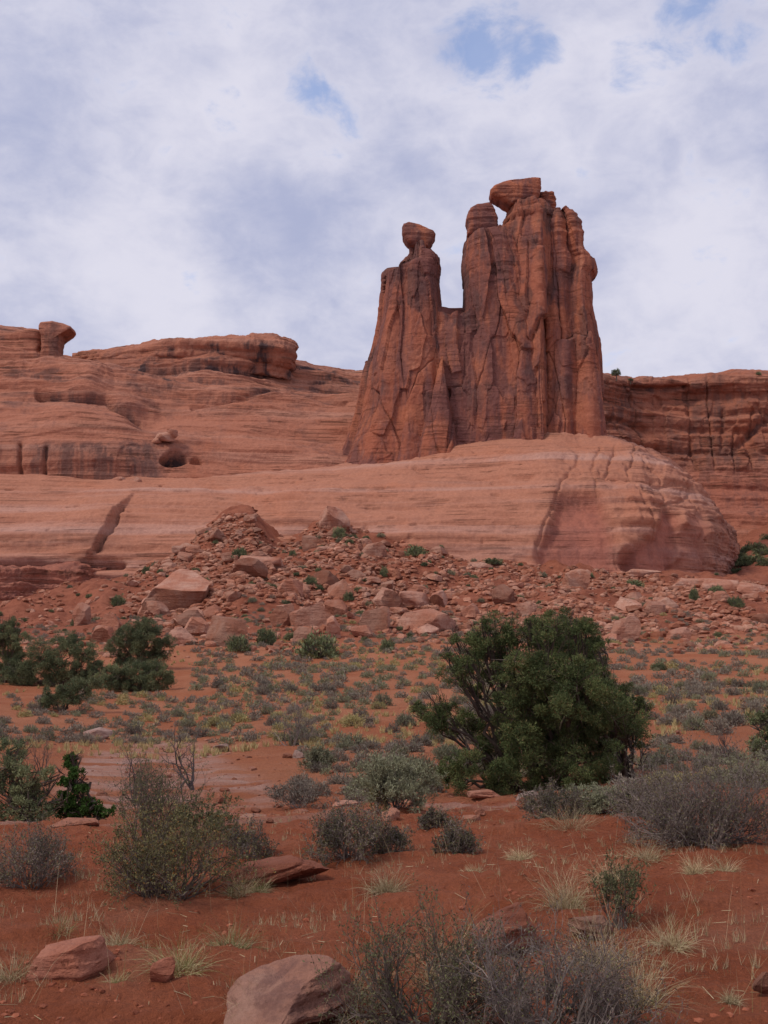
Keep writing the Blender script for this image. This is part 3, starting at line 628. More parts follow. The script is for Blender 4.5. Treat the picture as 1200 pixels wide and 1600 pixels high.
def outline_rock(name, pts, Y, depth, seed, mat, parent, nt=220, nv=60, round_=.72, amp=.35, stainamt=.5):
    """a solid stone whose front outline is pts (picture), rounded front and back"""
    pl = np.array(pts + pts[:1], float); L = np.concatenate([[0], np.cumsum(np.linalg.norm(np.diff(pl, axis=0), axis=1))])
    t = np.linspace(0, L[-1], nt, endpoint=False); q = np.stack([np.interp(t, L, pl[:, k]) for k in (0, 1)], -1)
    q = (q + np.roll(q, 1, 0) + np.roll(q, -1, 0)) / 3
    W = at(q[:, 0], q[:, 1], Y); c = W.mean(0)
    c0 = np.linspace(.015, .80, 16); cc = np.linspace(0, math.pi / 2, 10)[1:]; hs = np.concatenate([c0, .80 + .20 * np.sin(cc)]); hv = np.concatenate([-1 + .10 * (c0 / .8) ** 2, -.55 - .35 * np.cos(cc)])
    v = np.concatenate([hv, np.linspace(-.55, .55, 14)[1:-1], -hv[::-1]]); sc = np.concatenate([hs, np.ones(12), hs[::-1]]); nv = len(v)
    P = c + (W - c)[:, None] * sc[None, :, None]; P[..., 1] = Y + v[None] * depth / 2
    n = np.cross(np.roll(P, -1, 0) - np.roll(P, 1, 0), np.gradient(P, axis=1)); n /= np.linalg.norm(n, axis=2)[..., None] + 1e-9
    if ((P - c) * n).sum() < 0: n = -n
    x, y, z = P[..., 0], P[..., 1], P[..., 2]
    d = amp * (np.round(2.5 * pn(x / 2.2 + seed, y / 2.2, z / 2)) / 2.5 + .6 * fbm(x / 2.5 + seed, y / 2.5, z / 1.6, 4) + 1.1 * ledge(x, y, z, .9, seed))
    P = P + n * (d * (.55 + .45 * np.abs(n[..., 1])))[..., None]
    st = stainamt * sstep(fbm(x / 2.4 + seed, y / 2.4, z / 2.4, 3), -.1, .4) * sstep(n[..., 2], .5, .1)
    o = obj(name, mesh(name, P, grid_faces(nt, nv, True), mat, True, {'stain_shade': st, 'fresh': 0 * st}))
    if parent is not None:
        o.parent = parent; o.location = (0, 0, 0)
    return o
outline_rock('caprock', [(628, 360), (630, 355), (638, 352), (658, 357), (677, 366), (680, 371), (673, 386), (667, 392), (652, 390), (638, 384), (630, 373)], 197.6, 5.2, 3, M_tower, t1, amp=.14)
outline_rock('caprock', [(729, 340), (734, 330), (744, 325), (764, 322), (770, 328), (776, 345), (777, 362), (772, 366), (752, 366), (740, 372), (729, 372), (731, 356), (728, 350)], 197.4, 5.5, 7, M_tower, t2, amp=.16)
outline_rock('caprock', [(765, 304), (771, 297), (783, 291), (800, 287), (830, 285), (843, 286), (844, 300), (841, 313), (835, 319), (812, 322), (797, 327), (788, 322), (776, 315), (767, 311)], 198.5, 6.5, 9, M_tower, t3, amp=.2)
outline_rock('caprock', [(842, 308), (850, 303), (862, 306), (868, 316), (866, 328), (862, 340), (850, 345), (842, 340)], 200.5, 5, 12, M_tower, t3)
# mushroom knob on the west cliff skyline
o = outline_rock('rock_pinnacle', [(64, 513), (68, 508), (86, 506), (103, 510), (115, 514), (115, 518), (107, 521), (96, 526), (94, 552), (99, 574), (65, 574), (69, 550), (69, 528), (65, 519)], 217.5, 6, 21, M_cliff, None, amp=.12)
tag(o, 'mushroom shaped sandstone knob standing on the cliff skyline', 'rock pinnacle')

# ------------------------------------------------------------------ boulders
rnd = random.Random(11)
def put_rock(me, base, dims, rz=0., tilt=(0, 0), sink=.12, name='boulder'):
    o = obj(name, me); o.scale = [float(v) for v in dims]; o.rotation_euler = (tilt[0], tilt[1], rz)
    o.location = (float(base[0]), float(base[1]), float(base[2]) + dims[2] * (.5 - sink)); return o
HERO = [ # px, base row, w, h, tilt, boxy, label
 (270, 948, 104, 62, 0, 1, 'house sized squared boulder with flat top and dark stained sides'),
 (243, 962, 34, 22, 0, 0, 'rounded boulder just below the house sized squared boulder'),
 (303, 958, 36, 17, 0, 0, 'flat stone leaning at the foot of the house sized squared boulder'),
 (333, 962, 34, 20, .1, 0, 'tan boulder on the downhill corner of the house sized squared boulder'),
 (292, 982, 48, 30, 0, 0, 'broad rounded boulder above the far juniper clump'),
 (306, 996, 38, 32, 0, 0, 'steep grey boulder touching the broad rounded one above the junipers'),
 (353, 1012, 60, 46, 0, 1, 'blocky pink boulder with shaded front beside the sagebrush edge'),
 (283, 1012, 44, 30, 0, 0, 'dark red boulder half hidden behind the far juniper crown'),
 (173, 986, 32, 28, .2, 0, 'leaning tan boulder at the mouth of the gully'),
 (156, 1004, 32, 28, 0, 1, 'pinkish block by the junipers at the gully mouth'),
 (388, 916, 50, 32, 0, 0, 'large smooth pale boulder below the rubble fan'),
 (452, 937, 40, 30, .2, 0, 'ribbed orange boulder in the middle of the rubble'),
 (508, 910, 38, 26, -.2, 0, 'pale slanted boulder high in the boulder field'),
 (531, 936, 40, 33, 0, 0, 'pale upright boulder stacked above a darker one'),
 (525, 957, 36, 30, 0, 1, 'dark squared boulder under the pale upright one'),
 (556, 908, 30, 16, 0, 0, 'flat whitish slab high in the boulder field'),
 (485, 984, 60, 40, -.35, 1, 'tilted dark faced slab rising to a point in the boulder field'),
 (442, 980, 38, 34, -.3, 0, 'orange wedge shaped boulder beside the tilted dark slab'),
 (520, 995, 24, 34, .2, 0, 'upright narrow stone below the tilted dark slab'),
 (477, 1004, 38, 26, 0, 0, 'pale boulder behind the lone green bush at the rubble foot'),
 (566, 996, 36, 20, 0, 0, 'low brown boulder at the front edge of the rubble'),
 (587, 988, 52, 36, -.35, 0, 'long grey boulder lying tilted up to the east'),
 (521, 824, 46, 44, 0, 0, 'dome topped boulder perched against the slickrock at the top of the rubble'),
 (526, 832, 30, 22, .1, 0, 'smaller stone in front of the perched dome topped boulder'),
 (487, 862, 34, 22, 0, 1, 'brown block on the slope below the perched boulder'),
 (604, 952, 42, 32, 0, 0, 'rounded tan boulder at the west end of a row of three'),
 (646, 949, 48, 30, .2, 1, 'wedge topped tan boulder in the middle of a row of three'),
 (685, 946, 26, 24, 0, 1, 'small square boulder at the east end of a row of three'),
 (669, 989, 82, 34, .05, 1, 'long brown tabular boulder with a shaded front'),
 (667, 995, 34, 15, 0, 0, 'small pale stone in front of the long tabular boulder'),
 (787, 951, 34, 30, 0, 0, 'rounded red boulder above the big juniper'),
 (825, 960, 34, 24, 0, 0, 'brown boulder just east of the rounded red one above the juniper'),
 (902, 922, 38, 38, .3, 1, 'pointed slab of fallen rock at the foot of the dome'),
 (980, 1003, 44, 42, .1, 1, 'angular red block with split faces beside the juniper top'),
 (957, 1008, 32, 15, 0, 0, 'flat stone leaning on the angular red block'),
 (985, 962, 38, 24, 0, 0, 'pale flat topped boulder on the eastern rubble'),
 (1045, 956, 32, 20, 0, 0, 'red rounded boulder on the eastern rubble under the ledge'),
 (1028, 972, 28, 20, 0, 1, 'brown block between two boulders on the eastern rubble'),
 (1066, 1003, 34, 18, -.1, 0, 'low dark slab at the lower edge of the eastern rubble'),
 (1191, 972, 28, 24, 0, 0, 'red boulder by the green scrub near the picture edge'),
 (582, 882, 40, 26, -.2, 1, 'layered rust coloured boulder on the upper rubble slope'),
 (736, 958, 26, 22, .2, 0, 'small grey boulder standing alone west of the rounded red one'),
 (850, 985, 58, 24, 0, 0, 'long pale boulder showing over the big juniper'),
 (124, 985, 26, 34, .1, 1, 'dark pointed rock in the gully'),
 (698, 935, 26, 14, 0, 0, 'thin pale slab lying above the row of three boulders')]
for i, (px, row, w_, h_, tl, bx, lab) in enumerate(HERO):
    b = spot_on(px, row); k = mpp(b[1]) * 1.0
    V, F = rock(100 + i, 4, 12, .06 if bx else .05, bx); me = mesh('boulder', V, F, M_boul, sharp=.45)
    W, H = w_ * k * 1.12, h_ * k * 1.25
    b[1] += W * .3
    o = put_rock(me, b, (W, W * rnd.uniform(.7, 1.0), H), rnd.uniform(-.25, .25), (rnd.uniform(.12, .38), tl), .18)
    tag(o, lab, 'boulder', 'named boulders of the rubble slope')
RV = [mesh('boulder', *rock(300 + i, 4, 12, .06, i % 2), M_boul, sharp=.45) for i in range(10)]
def talus_density(px, row):
    foot = np.interp(px, FOOT[:, 0], FOOT[:, 1]); t = (row - foot) / (1005 - foot)
    d = .45 + .9 * math.exp(-((px - 520) / 190) ** 2) * math.exp(-((t - .5) / .35) ** 2) + 1.3 * math.exp(-((px - 350) / 75) ** 2) * (t < .6) + .4 * math.exp(-((px - 960) / 130) ** 2)
    if t < .0 or t > 1.02: return 0
    return d * (.35 if t > .8 else 1) * (.35 if px < 200 else 1)
n_, k_ = 0, 0
while n_ < 235 and k_ < 9000:
    k_ += 1
    px, row = rnd.uniform(-60, 1260), rnd.uniform(780, 1010)
    if rnd.random() * 1.6 > talus_density(px, row): continue
    b = spot_on(px, row)
    if b[1] > 164: continue
    s = 8 + 19 * rnd.random() ** 2.6
    W = s * mpp(b[1]) * 1.1
    o = put_rock(RV[rnd.randrange(10)], b, (W, W * rnd.uniform(.6, 1), W * rnd.uniform(.35, .75)), rnd.uniform(0, 6.28), (rnd.uniform(-.3, .3), rnd.uniform(-.3, .3)), .2)
    tag(o, 'lesser tumbled boulder among the loose stones of the rubble slope', 'boulder', 'lesser boulders strewn over the rubble slope'); n_ += 1
def merged_rocks(name, spots, mat, sub=2, nvar=8, seed=500):
    var = [rock(seed + i, sub, 9, .07, i % 2) for i in range(nvar)]; VV, FF, off = [], [], 0
    rg = np.random.RandomState(seed)
    for (p, s) in spots:
        V, F = var[rg.randint(nvar)]; a = rg.uniform(0, 6.28); c, sn = math.cos(a), math.sin(a)
        D = V * np.array([s, s * rg.uniform(.6, 1), s * rg.uniform(.35, .7)])
        D = D @ np.array([[c, sn, 0], [-sn, c, 0], [0, 0, 1]]); t = rg.uniform(-.35, .35); D = D @ np.array([[1, 0, 0], [0, math.cos(t), math.sin(t)], [0, -math.sin(t), math.cos(t)]])
        VV.append(D + p + np.array([0, 0, s * .12])); FF.append(F + off); off += len(V)
    return obj(name, mesh(name, np.concatenate(VV), np.concatenate(FF), mat, False))
sp, k_ = [], 0
rg = np.random.RandomState(5)
cand = np.stack([rg.uniform(-85, 95, 90000), rg.uniform(78, 168, 90000)], -1)
pz = ground_z(cand[:, 0], cand[:, 1]); pp = np.stack([cand[:, 0], cand[:, 1], pz], -1); cpx, crow = proj(pp)
clump = fbm(cand[:, 0] / 9, cand[:, 1] / 9, 4.4, 3)
for i in range(len(cand)):
    if -120 < cpx[i] < 1320 and crow[i] < 1040:
        d = talus_density(cpx[i], min(crow[i], 1004)) if crow[i] < 1004 else .12
        if rg.rand() < d * .8 * (1 + 1.6 * clump[i]): sp.append((pp[i], .18 + 1.0 * rg.rand() ** 2.8))
sp = sp[:26000]
o = merged_rocks('rubble', sp, M_rub); tag(o, 'loose red stones and rubble scattered down the talus apron', 'rubble', kind='stuff')
# long pale ledge slabs at the foot of the dome
LED = [(1085, 921, 70, 16, 'pale bedrock slab beneath the east end of the dome'), (1135, 928, 60, 16, 'next pale bedrock slab along the dome foot toward the green scrub'), (1182, 934, 52, 16, 'pale bedrock slab nearest the green scrub at the dome foot'), (1010, 905, 56, 12, 'thin red slab tucked under the middle of the dome'),
       (405, 893, 62, 16, 'flat red bedrock slab above the large smooth pale boulder'), (750, 886, 44, 9, 'thin broken slab on the slope below the dome face')]
for i, (px, row, w_, h_, lab) in enumerate(LED):
    b = spot_on(px, row); k = mpp(b[1]); W = w_ * k * 1.15
    o = put_rock(mesh('rock_slab', *rock(700 + i, 4, 8, .05, 1), M_boul), b + np.array([0, 1.5, 0]), (W, W * .6, h_ * k * 1.5), rnd.uniform(-.15, .15), (0, .04), .25, 'rock_slab'); tag(o, lab, 'rock slab')
# rocks lying on the west bench
WB = [(187, 757, 30, 14, 'pale oval boulder on the bench under the alcove wall'), (212, 757, 20, 13, 'small boulder beside the pale oval one on the bench'), (258, 690, 26, 17, 'fallen block lodged in the cleft above the dark cave'), (268, 684, 18, 15, 'dark upright block in the cleft above the dark cave'), (245, 693, 16, 10, 'little stone beside the blocks above the dark cave')]
for i, (px, row, w_, h_, lab) in enumerate(WB):
    Y = 183. if row > 720 else 190.5
    b = at(px, row, Y); k = mpp(Y); o = put_rock(mesh('boulder', *rock(750 + i, 3, 10, .06, i > 1), M_boul), b, (w_ * k, w_ * k * .9, h_ * k), .3 * i, (0, 0), .1); tag(o, lab, 'boulder')

# foreground stones
FR = [ # px, base row, w, h, depth ratio, tilt, rz, material, seed, label, boxy
 (100, 1546, 114, 48, .8, -.12, .15, M_nearred, 821, 'dark red angular slab with a pitted hole lying in the soil', 1),
 (448, 1626, 192, 74, 1.0, -.16, .25, M_near, 802, 'big smooth tan boulder with black lichen spots half buried in the slope', 0),
 (422, 1386, 142, 34, .5, -.24, .0, M_nearred, 803, 'long split brown rock propped up beside the olive bush', 1),
 (250, 1566, 36, 34, .8, .05, .3, M_nearred, 804, 'fist sized red stone below a straw tussock', 0),
 (785, 1490, 95, 55, .8, -.35, .2, M_nearred, 805, 'wedge of red rock behind the dark thorny bush', 1),
 (932, 1474, 74, 34, .8, .05, .5, M_near, 806, 'rounded grey tan rock beside the vase shaped bush', 0),
 (1192, 1552, 34, 26, .8, 0, .5, M_near, 807, 'pale stone on bare soil beyond the dark thorny bush', 0),
 (825, 1262, 42, 16, .6, -.2, .2, M_pale, 808, 'whitish stone under the skirt of the big juniper', 1),
 (758, 1252, 48, 12, .7, 0, .1, M_boul, 809, 'flat brown stone under the low boughs of the big juniper', 1),
 (115, 1300, 66, 10, .7, .02, .1, M_boul, 810, 'flat slab at the lip of the wash below the bright green shrub', 1),
 (345, 1176, 26, 12, .8, 0, .4, M_pale, 811, 'white boulder on the sandy hill above the wash', 0),
 (468, 1187, 18, 12, .8, 0, .4, M_pale, 812, 'small white rock near the grey sage dome', 0),
 (150, 1155, 40, 16, .8, 0, .4, M_pale, 813, 'pale outcrop beside the wash under the juniper clump', 1),
 (395, 1285, 46, 9, .7, 0, -.1, M_boul, 814, 'thin pink slab at the wash lip above the split rock', 1),
 (540, 1262, 40, 9, .7, 0, .1, M_boul, 815, 'thin pink slab behind the round green sage', 1)]
for (px, row, w_, h_, dr, tl, rz, mt, sd_, lab, bx) in FR:
    b = spot_on(px, row); k = mpp(b[1]); W = w_ * k * 1.1
    V, F = rock(sd_, 5 if w_ > 60 else 4, 10, (.05), bx, 1.4)
    b[1] += W * dr * .35
    o = put_rock(mesh('rock', V, F, mt, sharp=.5), b, (W, W * dr, h_ * k * 1.25), rz, (0, tl), .16, 'rock'); tag(o, lab, 'rock')
# clods and grit on the near soil, broken stones along the wash
NC = 60000; cl = np.stack([rg.uniform(-1, 1, NC), rg.rand(NC)], -1); Yc = 3.5 + 15 * cl[:, 1] ** 1.4; Xc = cl[:, 0] * (Yc * .42 + 2)
Zc = ground_fine(Xc, Yc); dens = fbm(Xc / 1.1, Yc / 1.1, 7.7, 3)
sp = [(np.array([Xc[i], Yc[i], Zc[i] - .002]), .006 + .04 * rg.rand() ** 5) for i in range(NC) if rg.rand() < .10 + .8 * dens[i]]
m_clod = boulder_mat('soil_clod', (.30, .088, .045), (.38, .128, .07), (.21, .06, .034), scale=20., patina=.4)
o = merged_rocks('gravel', sp, m_clod, 1, 8, 900); tag(o, 'small clods and grit on the near red soil', 'gravel', kind='stuff')
wx = []
for _ in range(900):
    px, row = rg.uniform(-60, 1250), rg.uniform(1120, 1292)
    dd = (.9 if 40 < px < 470 else .35) * (1 if row > 1180 or px < 380 else .4) + .5 * (abs(row - 1280) < 12)
    if rg.rand() < dd * .7:
        b = spot_on(px, row)
        if b[1] > 11: wx.append((b, .05 + .22 * rg.rand() ** 3))
o = merged_rocks('debris', wx, M_rub, 2, 8, 950); tag(o, 'broken pinkish stone chips along the dry wash', 'stone debris', kind='stuff')

# ------------------------------------------------------------------ vegetation builders
def unit(v): return v / (np.linalg.norm(v, axis=-1, keepdims=True) + 1e-9)
def leaves(C, D, L, W, rg, quad=True):
    s = unit(np.cross(D, rg.normal(size=C.shape))); L = np.asarray(L)[..., None]; W = np.asarray(W)[..., None]
    V = np.stack([C, C + D * L * .5 + s * W / 2, C + D * L, C + D * L * .5 - s * W / 2], 1)
    return V.reshape(-1, 3), np.arange(len(C) * 4).reshape(-1, 4)
def prisms(A, B, ra, rb):
    D = unit(B - A); s = unit(np.cross(D, np.array([.31, .52, .79]))); t = np.cross(D, s); V = []
    for Pn, r in ((A, ra), (B, rb)):
        for k in range(3):
            a = 2 * math.pi * k / 3; V.append(Pn + (s * math.cos(a) + t * math.sin(a)) * np.asarray(r)[:, None])
    V = np.stack(V, 1).reshape(-1, 3); n = len(A); o = np.arange(n)[:, None] * 6
    F = np.stack([o + np.array([k, (k + 1) % 3, 3 + (k + 1) % 3, 3 + k]) for k in range(3)], 1).reshape(-1, 4)
    return V, F
def twigs(rg, nstem=14, levels=3, spread=.55, up=.08, jit=.25, stem_out=1.15, rad=.012, kids=(2, 3, 4), shrink=(.45, .7), l0=1., bspread=.3):
    a = rg.uniform(0, 6.28, nstem); o_ = rg.uniform(.05, 1, nstem) ** .7 * stem_out
    d = unit(np.stack([np.cos(a) * o_, np.sin(a) * o_, 1 - .6 * o_], -1)); p = np.stack([np.cos(a), np.sin(a), 0 * a], -1) * bspread * rg.rand(nstem, 1)
    ln = l0 * rg.uniform(.7, 1.1, nstem); r = np.full(nstem, rad); A, B, RA, RB, LV = [], [], [], [], []
    for lv in range(levels):
        cp, cdv, cl, cr = [], [], [], []
        for k in range(4):
            d = unit(d + jit * rg.normal(size=d.shape) + np.array([0, 0, up])); e = p + d * (ln / 4)[:, None]; r2 = r * .86
            A.append(p); B.append(e); RA.append(r); RB.append(r2); LV.append(np.full(len(p), lv)); p, r = e, r2
            if lv < levels - 1 and (k + 1) in kids:
                m = 2 if k == 3 else 1
                for _ in range(m):
                    cp.append(p); cdv.append(unit(d + spread * rg.normal(size=d.shape))); cl.append(ln * rg.uniform(*shrink, len(ln))); cr.append(r * .66)
        if cp: p, d, ln, r = (np.concatenate(q) for q in (cp, cdv, cl, cr))
    return [np.concatenate(q) for q in (A, B, RA, RB, LV)]
def shrub(name, base, w_, h_, seed, twig_m, leaf_m=None, nleaf=0, leaf=(.02, .008), label='', group=None, rad=.011, cat='bush', **kw):
    rg = np.random.RandomState(seed); A, B, RA, RB, LV = twigs(rg, rad=rad, **kw)
    ext = np.percentile(np.abs(B[:, :2]), 97); hz = np.percentile(B[:, 2], 98.5)
    sc = np.array([w_ / 2 / ext, w_ / 2 / ext, h_ / hz]); A = A * sc; B = B * sc
    k = B[:, 2] > -.02; A, B, RA, RB, LV = A[k], B[k], RA[k], RB[k], LV[k]
    root = empty(name, base); tag(root, label, cat, group)
    V, F = prisms(A, B, RA, RB); obj('branches', mesh('branches', V, F, twig_m, False), root)
    if leaf_m and nleaf:
        c = np.where(LV >= LV.max() - 1)[0]; i = rg.choice(c, nleaf); t = rg.rand(nleaf, 1)
        C = A[i] * (1 - t) + B[i] * t; D = unit(unit(B[i] - A[i]) * .5 + rg.normal(size=C.shape) * .6 + np.array([0, 0, .3]))
        V, F = leaves(C, D, leaf[0] * rg.uniform(.6, 1.4, nleaf), leaf[1] * rg.uniform(.7, 1.3, nleaf), rg)
        obj('foliage', mesh('foliage', V, F, leaf_m, False), root)
    return root
def tuft_mesh(name, rg, n, h_, w_, mat, wd=.004, droop=.5):
    a = rg.uniform(0, 6.28, n); o_ = rg.rand(n) ** .8; b = np.stack([np.cos(a) * o_, np.sin(a) * o_, 0 * a], -1) * w_ * .26
    d = unit(np.stack([np.cos(a) * o_ * w_ / h_ * .8, np.sin(a) * o_ * w_ / h_ * .8, np.ones(n)], -1) + .55 * rg.normal(size=(n, 3))); d[:, 2] = np.abs(d[:, 2])
    ln = h_ * rg.uniform(.2, 1.15, n); s = unit(np.cross(d, rg.normal(size=d.shape))); P = [b]; k = 4
    for i in range(k):
        d = unit(d + np.array([0, 0, -droop * .25]) * (i + 1) * rg.rand(n, 1) + .17 * rg.normal(size=d.shape)); P.append(P[-1] + d * (ln / k)[:, None])
    V = np.stack([np.stack([P[i] + s * wd * (1 - .85 * i / k) / 2, P[i] - s * wd * (1 - .85 * i / k) / 2], 1) for i in range(k + 1)], 1).reshape(-1, 3)
    o2 = np.arange(n)[:, None, None] * (k + 1) * 2 + np.arange(k)[None, :, None] * 2; F = (o2 + np.array([0, 2, 3, 1])).reshape(-1, 4)
    return mesh(name, V, F, mat, False)
def clump_mesh(name, rg, n, mat, L=.12, W=.024, twig=None):
    """a hummock of short leafy shoots about one metre wide and .6 tall"""
    a = rg.uniform(0, 6.28, n); cz = rg.rand(n); r = np.sqrt(1 - (cz * .95) ** 2)
    D = np.stack([np.cos(a) * r, np.sin(a) * r, cz], -1); lump = 1 + .42 * fbm(D[:, 0] * 2.6 + rg.rand() * 50, D[:, 1] * 2.6, D[:, 2] * 2.6, 3)
    C = D * np.array([.46, .46, .5]) * (rg.uniform(.45, 1, n) ** .5 * lump)[:, None]; C[:, 2] = np.maximum(C[:, 2], .0)
    dd = unit(D * .7 + np.array([0, 0, .6]) + .45 * rg.normal(size=C.shape))
    V, F = leaves(C - dd * L * .5, dd, L * rg.uniform(.6, 1.5, n), W * rg.uniform(.7, 1.4, n), rg)
    mi = np.zeros(len(F)); mats = [mat]
    if twig:
        m = max(18, n // 14); i = rg.choice(n, m); V2, F2 = prisms(np.zeros((m, 3)), C[i] * 1.08, np.full(m, .012), np.full(m, .004))
        F = np.concatenate([F, F2 + len(V)]); V = np.concatenate([V, V2]); mi = np.concatenate([mi, np.ones(len(F2))]); mats.append(twig)
    return mesh(name, V, F, mats, False, None, mi)
def tube(pts, r, ns=7):
    pts = np.asarray(pts, float); r = np.asarray(r, float); T = unit(np.gradient(pts, axis=0)); s = unit(np.cross(T, np.array([.2, .9, .3]))); t = np.cross(T, s)
    a = np.linspace(0, 2 * math.pi, ns, endpoint=False)
    V = pts[:, None] + (s[:, None] * np.cos(a)[None, :, None] + t[:, None] * np.sin(a)[None, :, None]) * r[:, None, None]
    n = len(pts); i = np.arange(n - 1)[:, None]; j = np.arange(ns)[None]; j2 = (j + 1) % ns
    return V.reshape(-1, 3), np.stack(np.broadcast_arrays(i * ns + j, i * ns + j2, (i + 1) * ns + j2, (i + 1) * ns + j), -1).reshape(-1, 4)
def join(parts):
    VV, FF, o_ = [], [], 0
    for V, F in parts: VV.append(V); FF.append(F + o_); o_ += len(V)
    return np.concatenate(VV), np.concatenate(FF)
def juniper(name, base, clumps, label, cat, seed, leafm, barkm, dens=900, L=.075, W=.028, stems=None, r0=.11, group=None, deadtw=0, crown_part='crown'):
    """clumps: (x, y, z, radius) relative to the base; limbs run from the stems to each clump"""
    rg = np.random.RandomState(seed); root = empty(name, base); tag(root, label, cat, group)
    stems = stems or [(0, 0)]; wood, Cs, Ds = [], [], []
    for (x, y, z, r) in clumps:
        sx, sy = min(stems, key=lambda s_: (s_[0] - x) ** 2 + .4 * (s_[1] - y) ** 2 + rg.rand() * .3)
        p0, p3 = np.array([sx, sy, -.1]), np.array([x, y, z + r * .3]); q = np.linspace(0, 1, 12)[:, None]
        mid1 = p0 + np.array([(x - sx) * .15, (y - sy) * .15, .45 * z + .1]); mid2 = p0 + (p3 - p0) * .7 + np.array([0, 0, -.1])
        pts = (1 - q) ** 3 * p0 + 3 * (1 - q) ** 2 * q * mid1 + 3 * (1 - q) * q * q * mid2 + q ** 3 * p3
        pts[1:] += .075 * rg.normal(size=pts[1:].shape) * np.linspace(.3, 1, 11)[:, None]
        rr = (r0 * (.22 + .6 * min(1, r / .7))) * np.linspace(1, .15, 12) ** .8 * rg.uniform(.8, 1.1); wood.append(tube(pts, rr))
        m = int(10 + 24 * r); e = pts[-1] + unit(rg.normal(size=(m, 3))) * r * rg.uniform(.5, 1.05, (m, 1)); st = pts[rg.randint(7, 12, m)]
        wood.append(prisms(st, e, np.full(m, .013), np.full(m, .004)))
        nn = int(dens * (r ** 2.3) * 4 + 60)
        # sub-lobes give an uneven outline with gaps
        nl = int(9 + 24 * r); lc = np.array([x, y, z]) + unit(rg.normal(size=(nl, 3)) + np.array([0, 0, .25])) * r * rg.uniform(.3, 1.0, (nl, 1)) * np.array([1, 1, .85]); lr = r * rg.uniform(.14, .34, nl)
        i = rg.randint(0, nl, nn); dd = unit(rg.normal(size=(nn, 3)) + np.array([0, 0, .35])); C = lc[i] + dd * lr[i][:, None] * (rg.rand(nn, 1) ** .45)
        Cs.append(C); Ds.append(unit(dd + np.array([0, 0, .5])))
    C, D = np.concatenate(Cs), np.concatenate(Ds); k = C[:, 2] > .04; C, D = C[k], D[k]
    m = 6; CC = np.repeat(C, m, 0) + rg.normal(size=(len(C) * m, 3)) * L * .35; DD = unit(np.repeat(D, m, 0) + .65 * rg.normal(size=CC.shape))
    V, F = leaves(CC, DD, L * rg.uniform(.6, 1.4, len(CC)), W * rg.uniform(.7, 1.3, len(CC)), rg)
    obj(crown_part, mesh('crown', V, F, leafm, False), root)
    for (sx, sy) in stems:
        q = np.linspace(0, 1, 8)[:, None]; pts = np.array([sx, sy, -.2]) + q * np.array([.05, .05, .75]) + .03 * rg.normal(size=(8, 3)); wood.append(tube(pts, np.linspace(r0 * 1.25, r0 * .6, 8), 9))
    if deadtw:
        A, B, RA, RB, LV = twigs(rg, nstem=deadtw, levels=3, stem_out=1.3, rad=.02); sc = np.array([1.1, .9, .8]); V, F = prisms(A * sc, B * sc, RA, RB); wood.append((V, F))
    V, F = join(wood); obj('trunk', mesh('trunk', V, F, barkm, True), root)
    return root

# ------------------------------------------------------------------ the big juniper
JB = spot_on(835, 1243); JY = JB[1] + 1.2; JB = np.array([at(835, 1240, JY)[0], JY, 0.]); JB[2] = float(ground_z(JB[:1], JB[1:2])[0])
JC = [(780, 1008, 52), (737, 1032, 44), (716, 1052, 30), (842, 1000, 40), (885, 1000, 50), (912, 1032, 48), (900, 1085, 62), (850, 1062, 52), (806, 1050, 34), (752, 1000, 32), (862, 985, 28), (905, 985, 28), (770, 1060, 26),
      (682, 1118, 32), (725, 1135, 34), (765, 1165, 48), (722, 1200, 40), (706, 1226, 26), (785, 1215, 46), (835, 1178, 66), (825, 1120, 54), (885, 1140, 62), (935, 1125, 52), (962, 1140, 44), (985, 1115, 28), (968, 1085, 26), (936, 1062, 26), (905, 1196, 48), (850, 1222, 38),
      (945, 1180, 36), (982, 1150, 26), (760, 1238, 20), (810, 1085, 30), (930, 1090, 34), (870, 1030, 36), (950, 1205, 24), (740, 1080, 18), (655, 1112, 16), (668, 1122, 14), (690, 1135, 18), (835, 975, 16), (918, 985, 14), (935, 1010, 16), (700, 1025, 12), (1000, 1100, 14), (996, 1130, 14), (690, 1205, 14), (712, 1000, 12), (760, 975, 10), (1002, 1165, 12)]
rg = np.random.RandomState(3); cl = []
for (px, row, r) in JC:
    dy = rg.uniform(-1, 1) * (.35 + 1.1 * min(1, r / 50)); q = at(px, row, JY + dy); k = mpp(JY); cl.append((q[0] - JB[0], dy, q[2] - JB[2], r * k * 1.02))
for _ in range(9):
    px, row = rg.uniform(790, 950), rg.uniform(1060, 1200); q = at(px, row, JY + 1.2); cl.append((q[0] - JB[0], rg.uniform(.7, 1.7), q[2] - JB[2], .55))
xs = at(985, 1200, JY)[0] - JB[0]
juniper('juniper_tree', JB, cl, 'big spreading dark green juniper with many crooked limbs on the sandy flat', 'tree', 5, M_jun, M_bark, dens=1700, L=.043, W=.011, stems=[(0, 0), (-.35, .2), (.4, .1), (xs, .3)], r0=.10, deadtw=7)

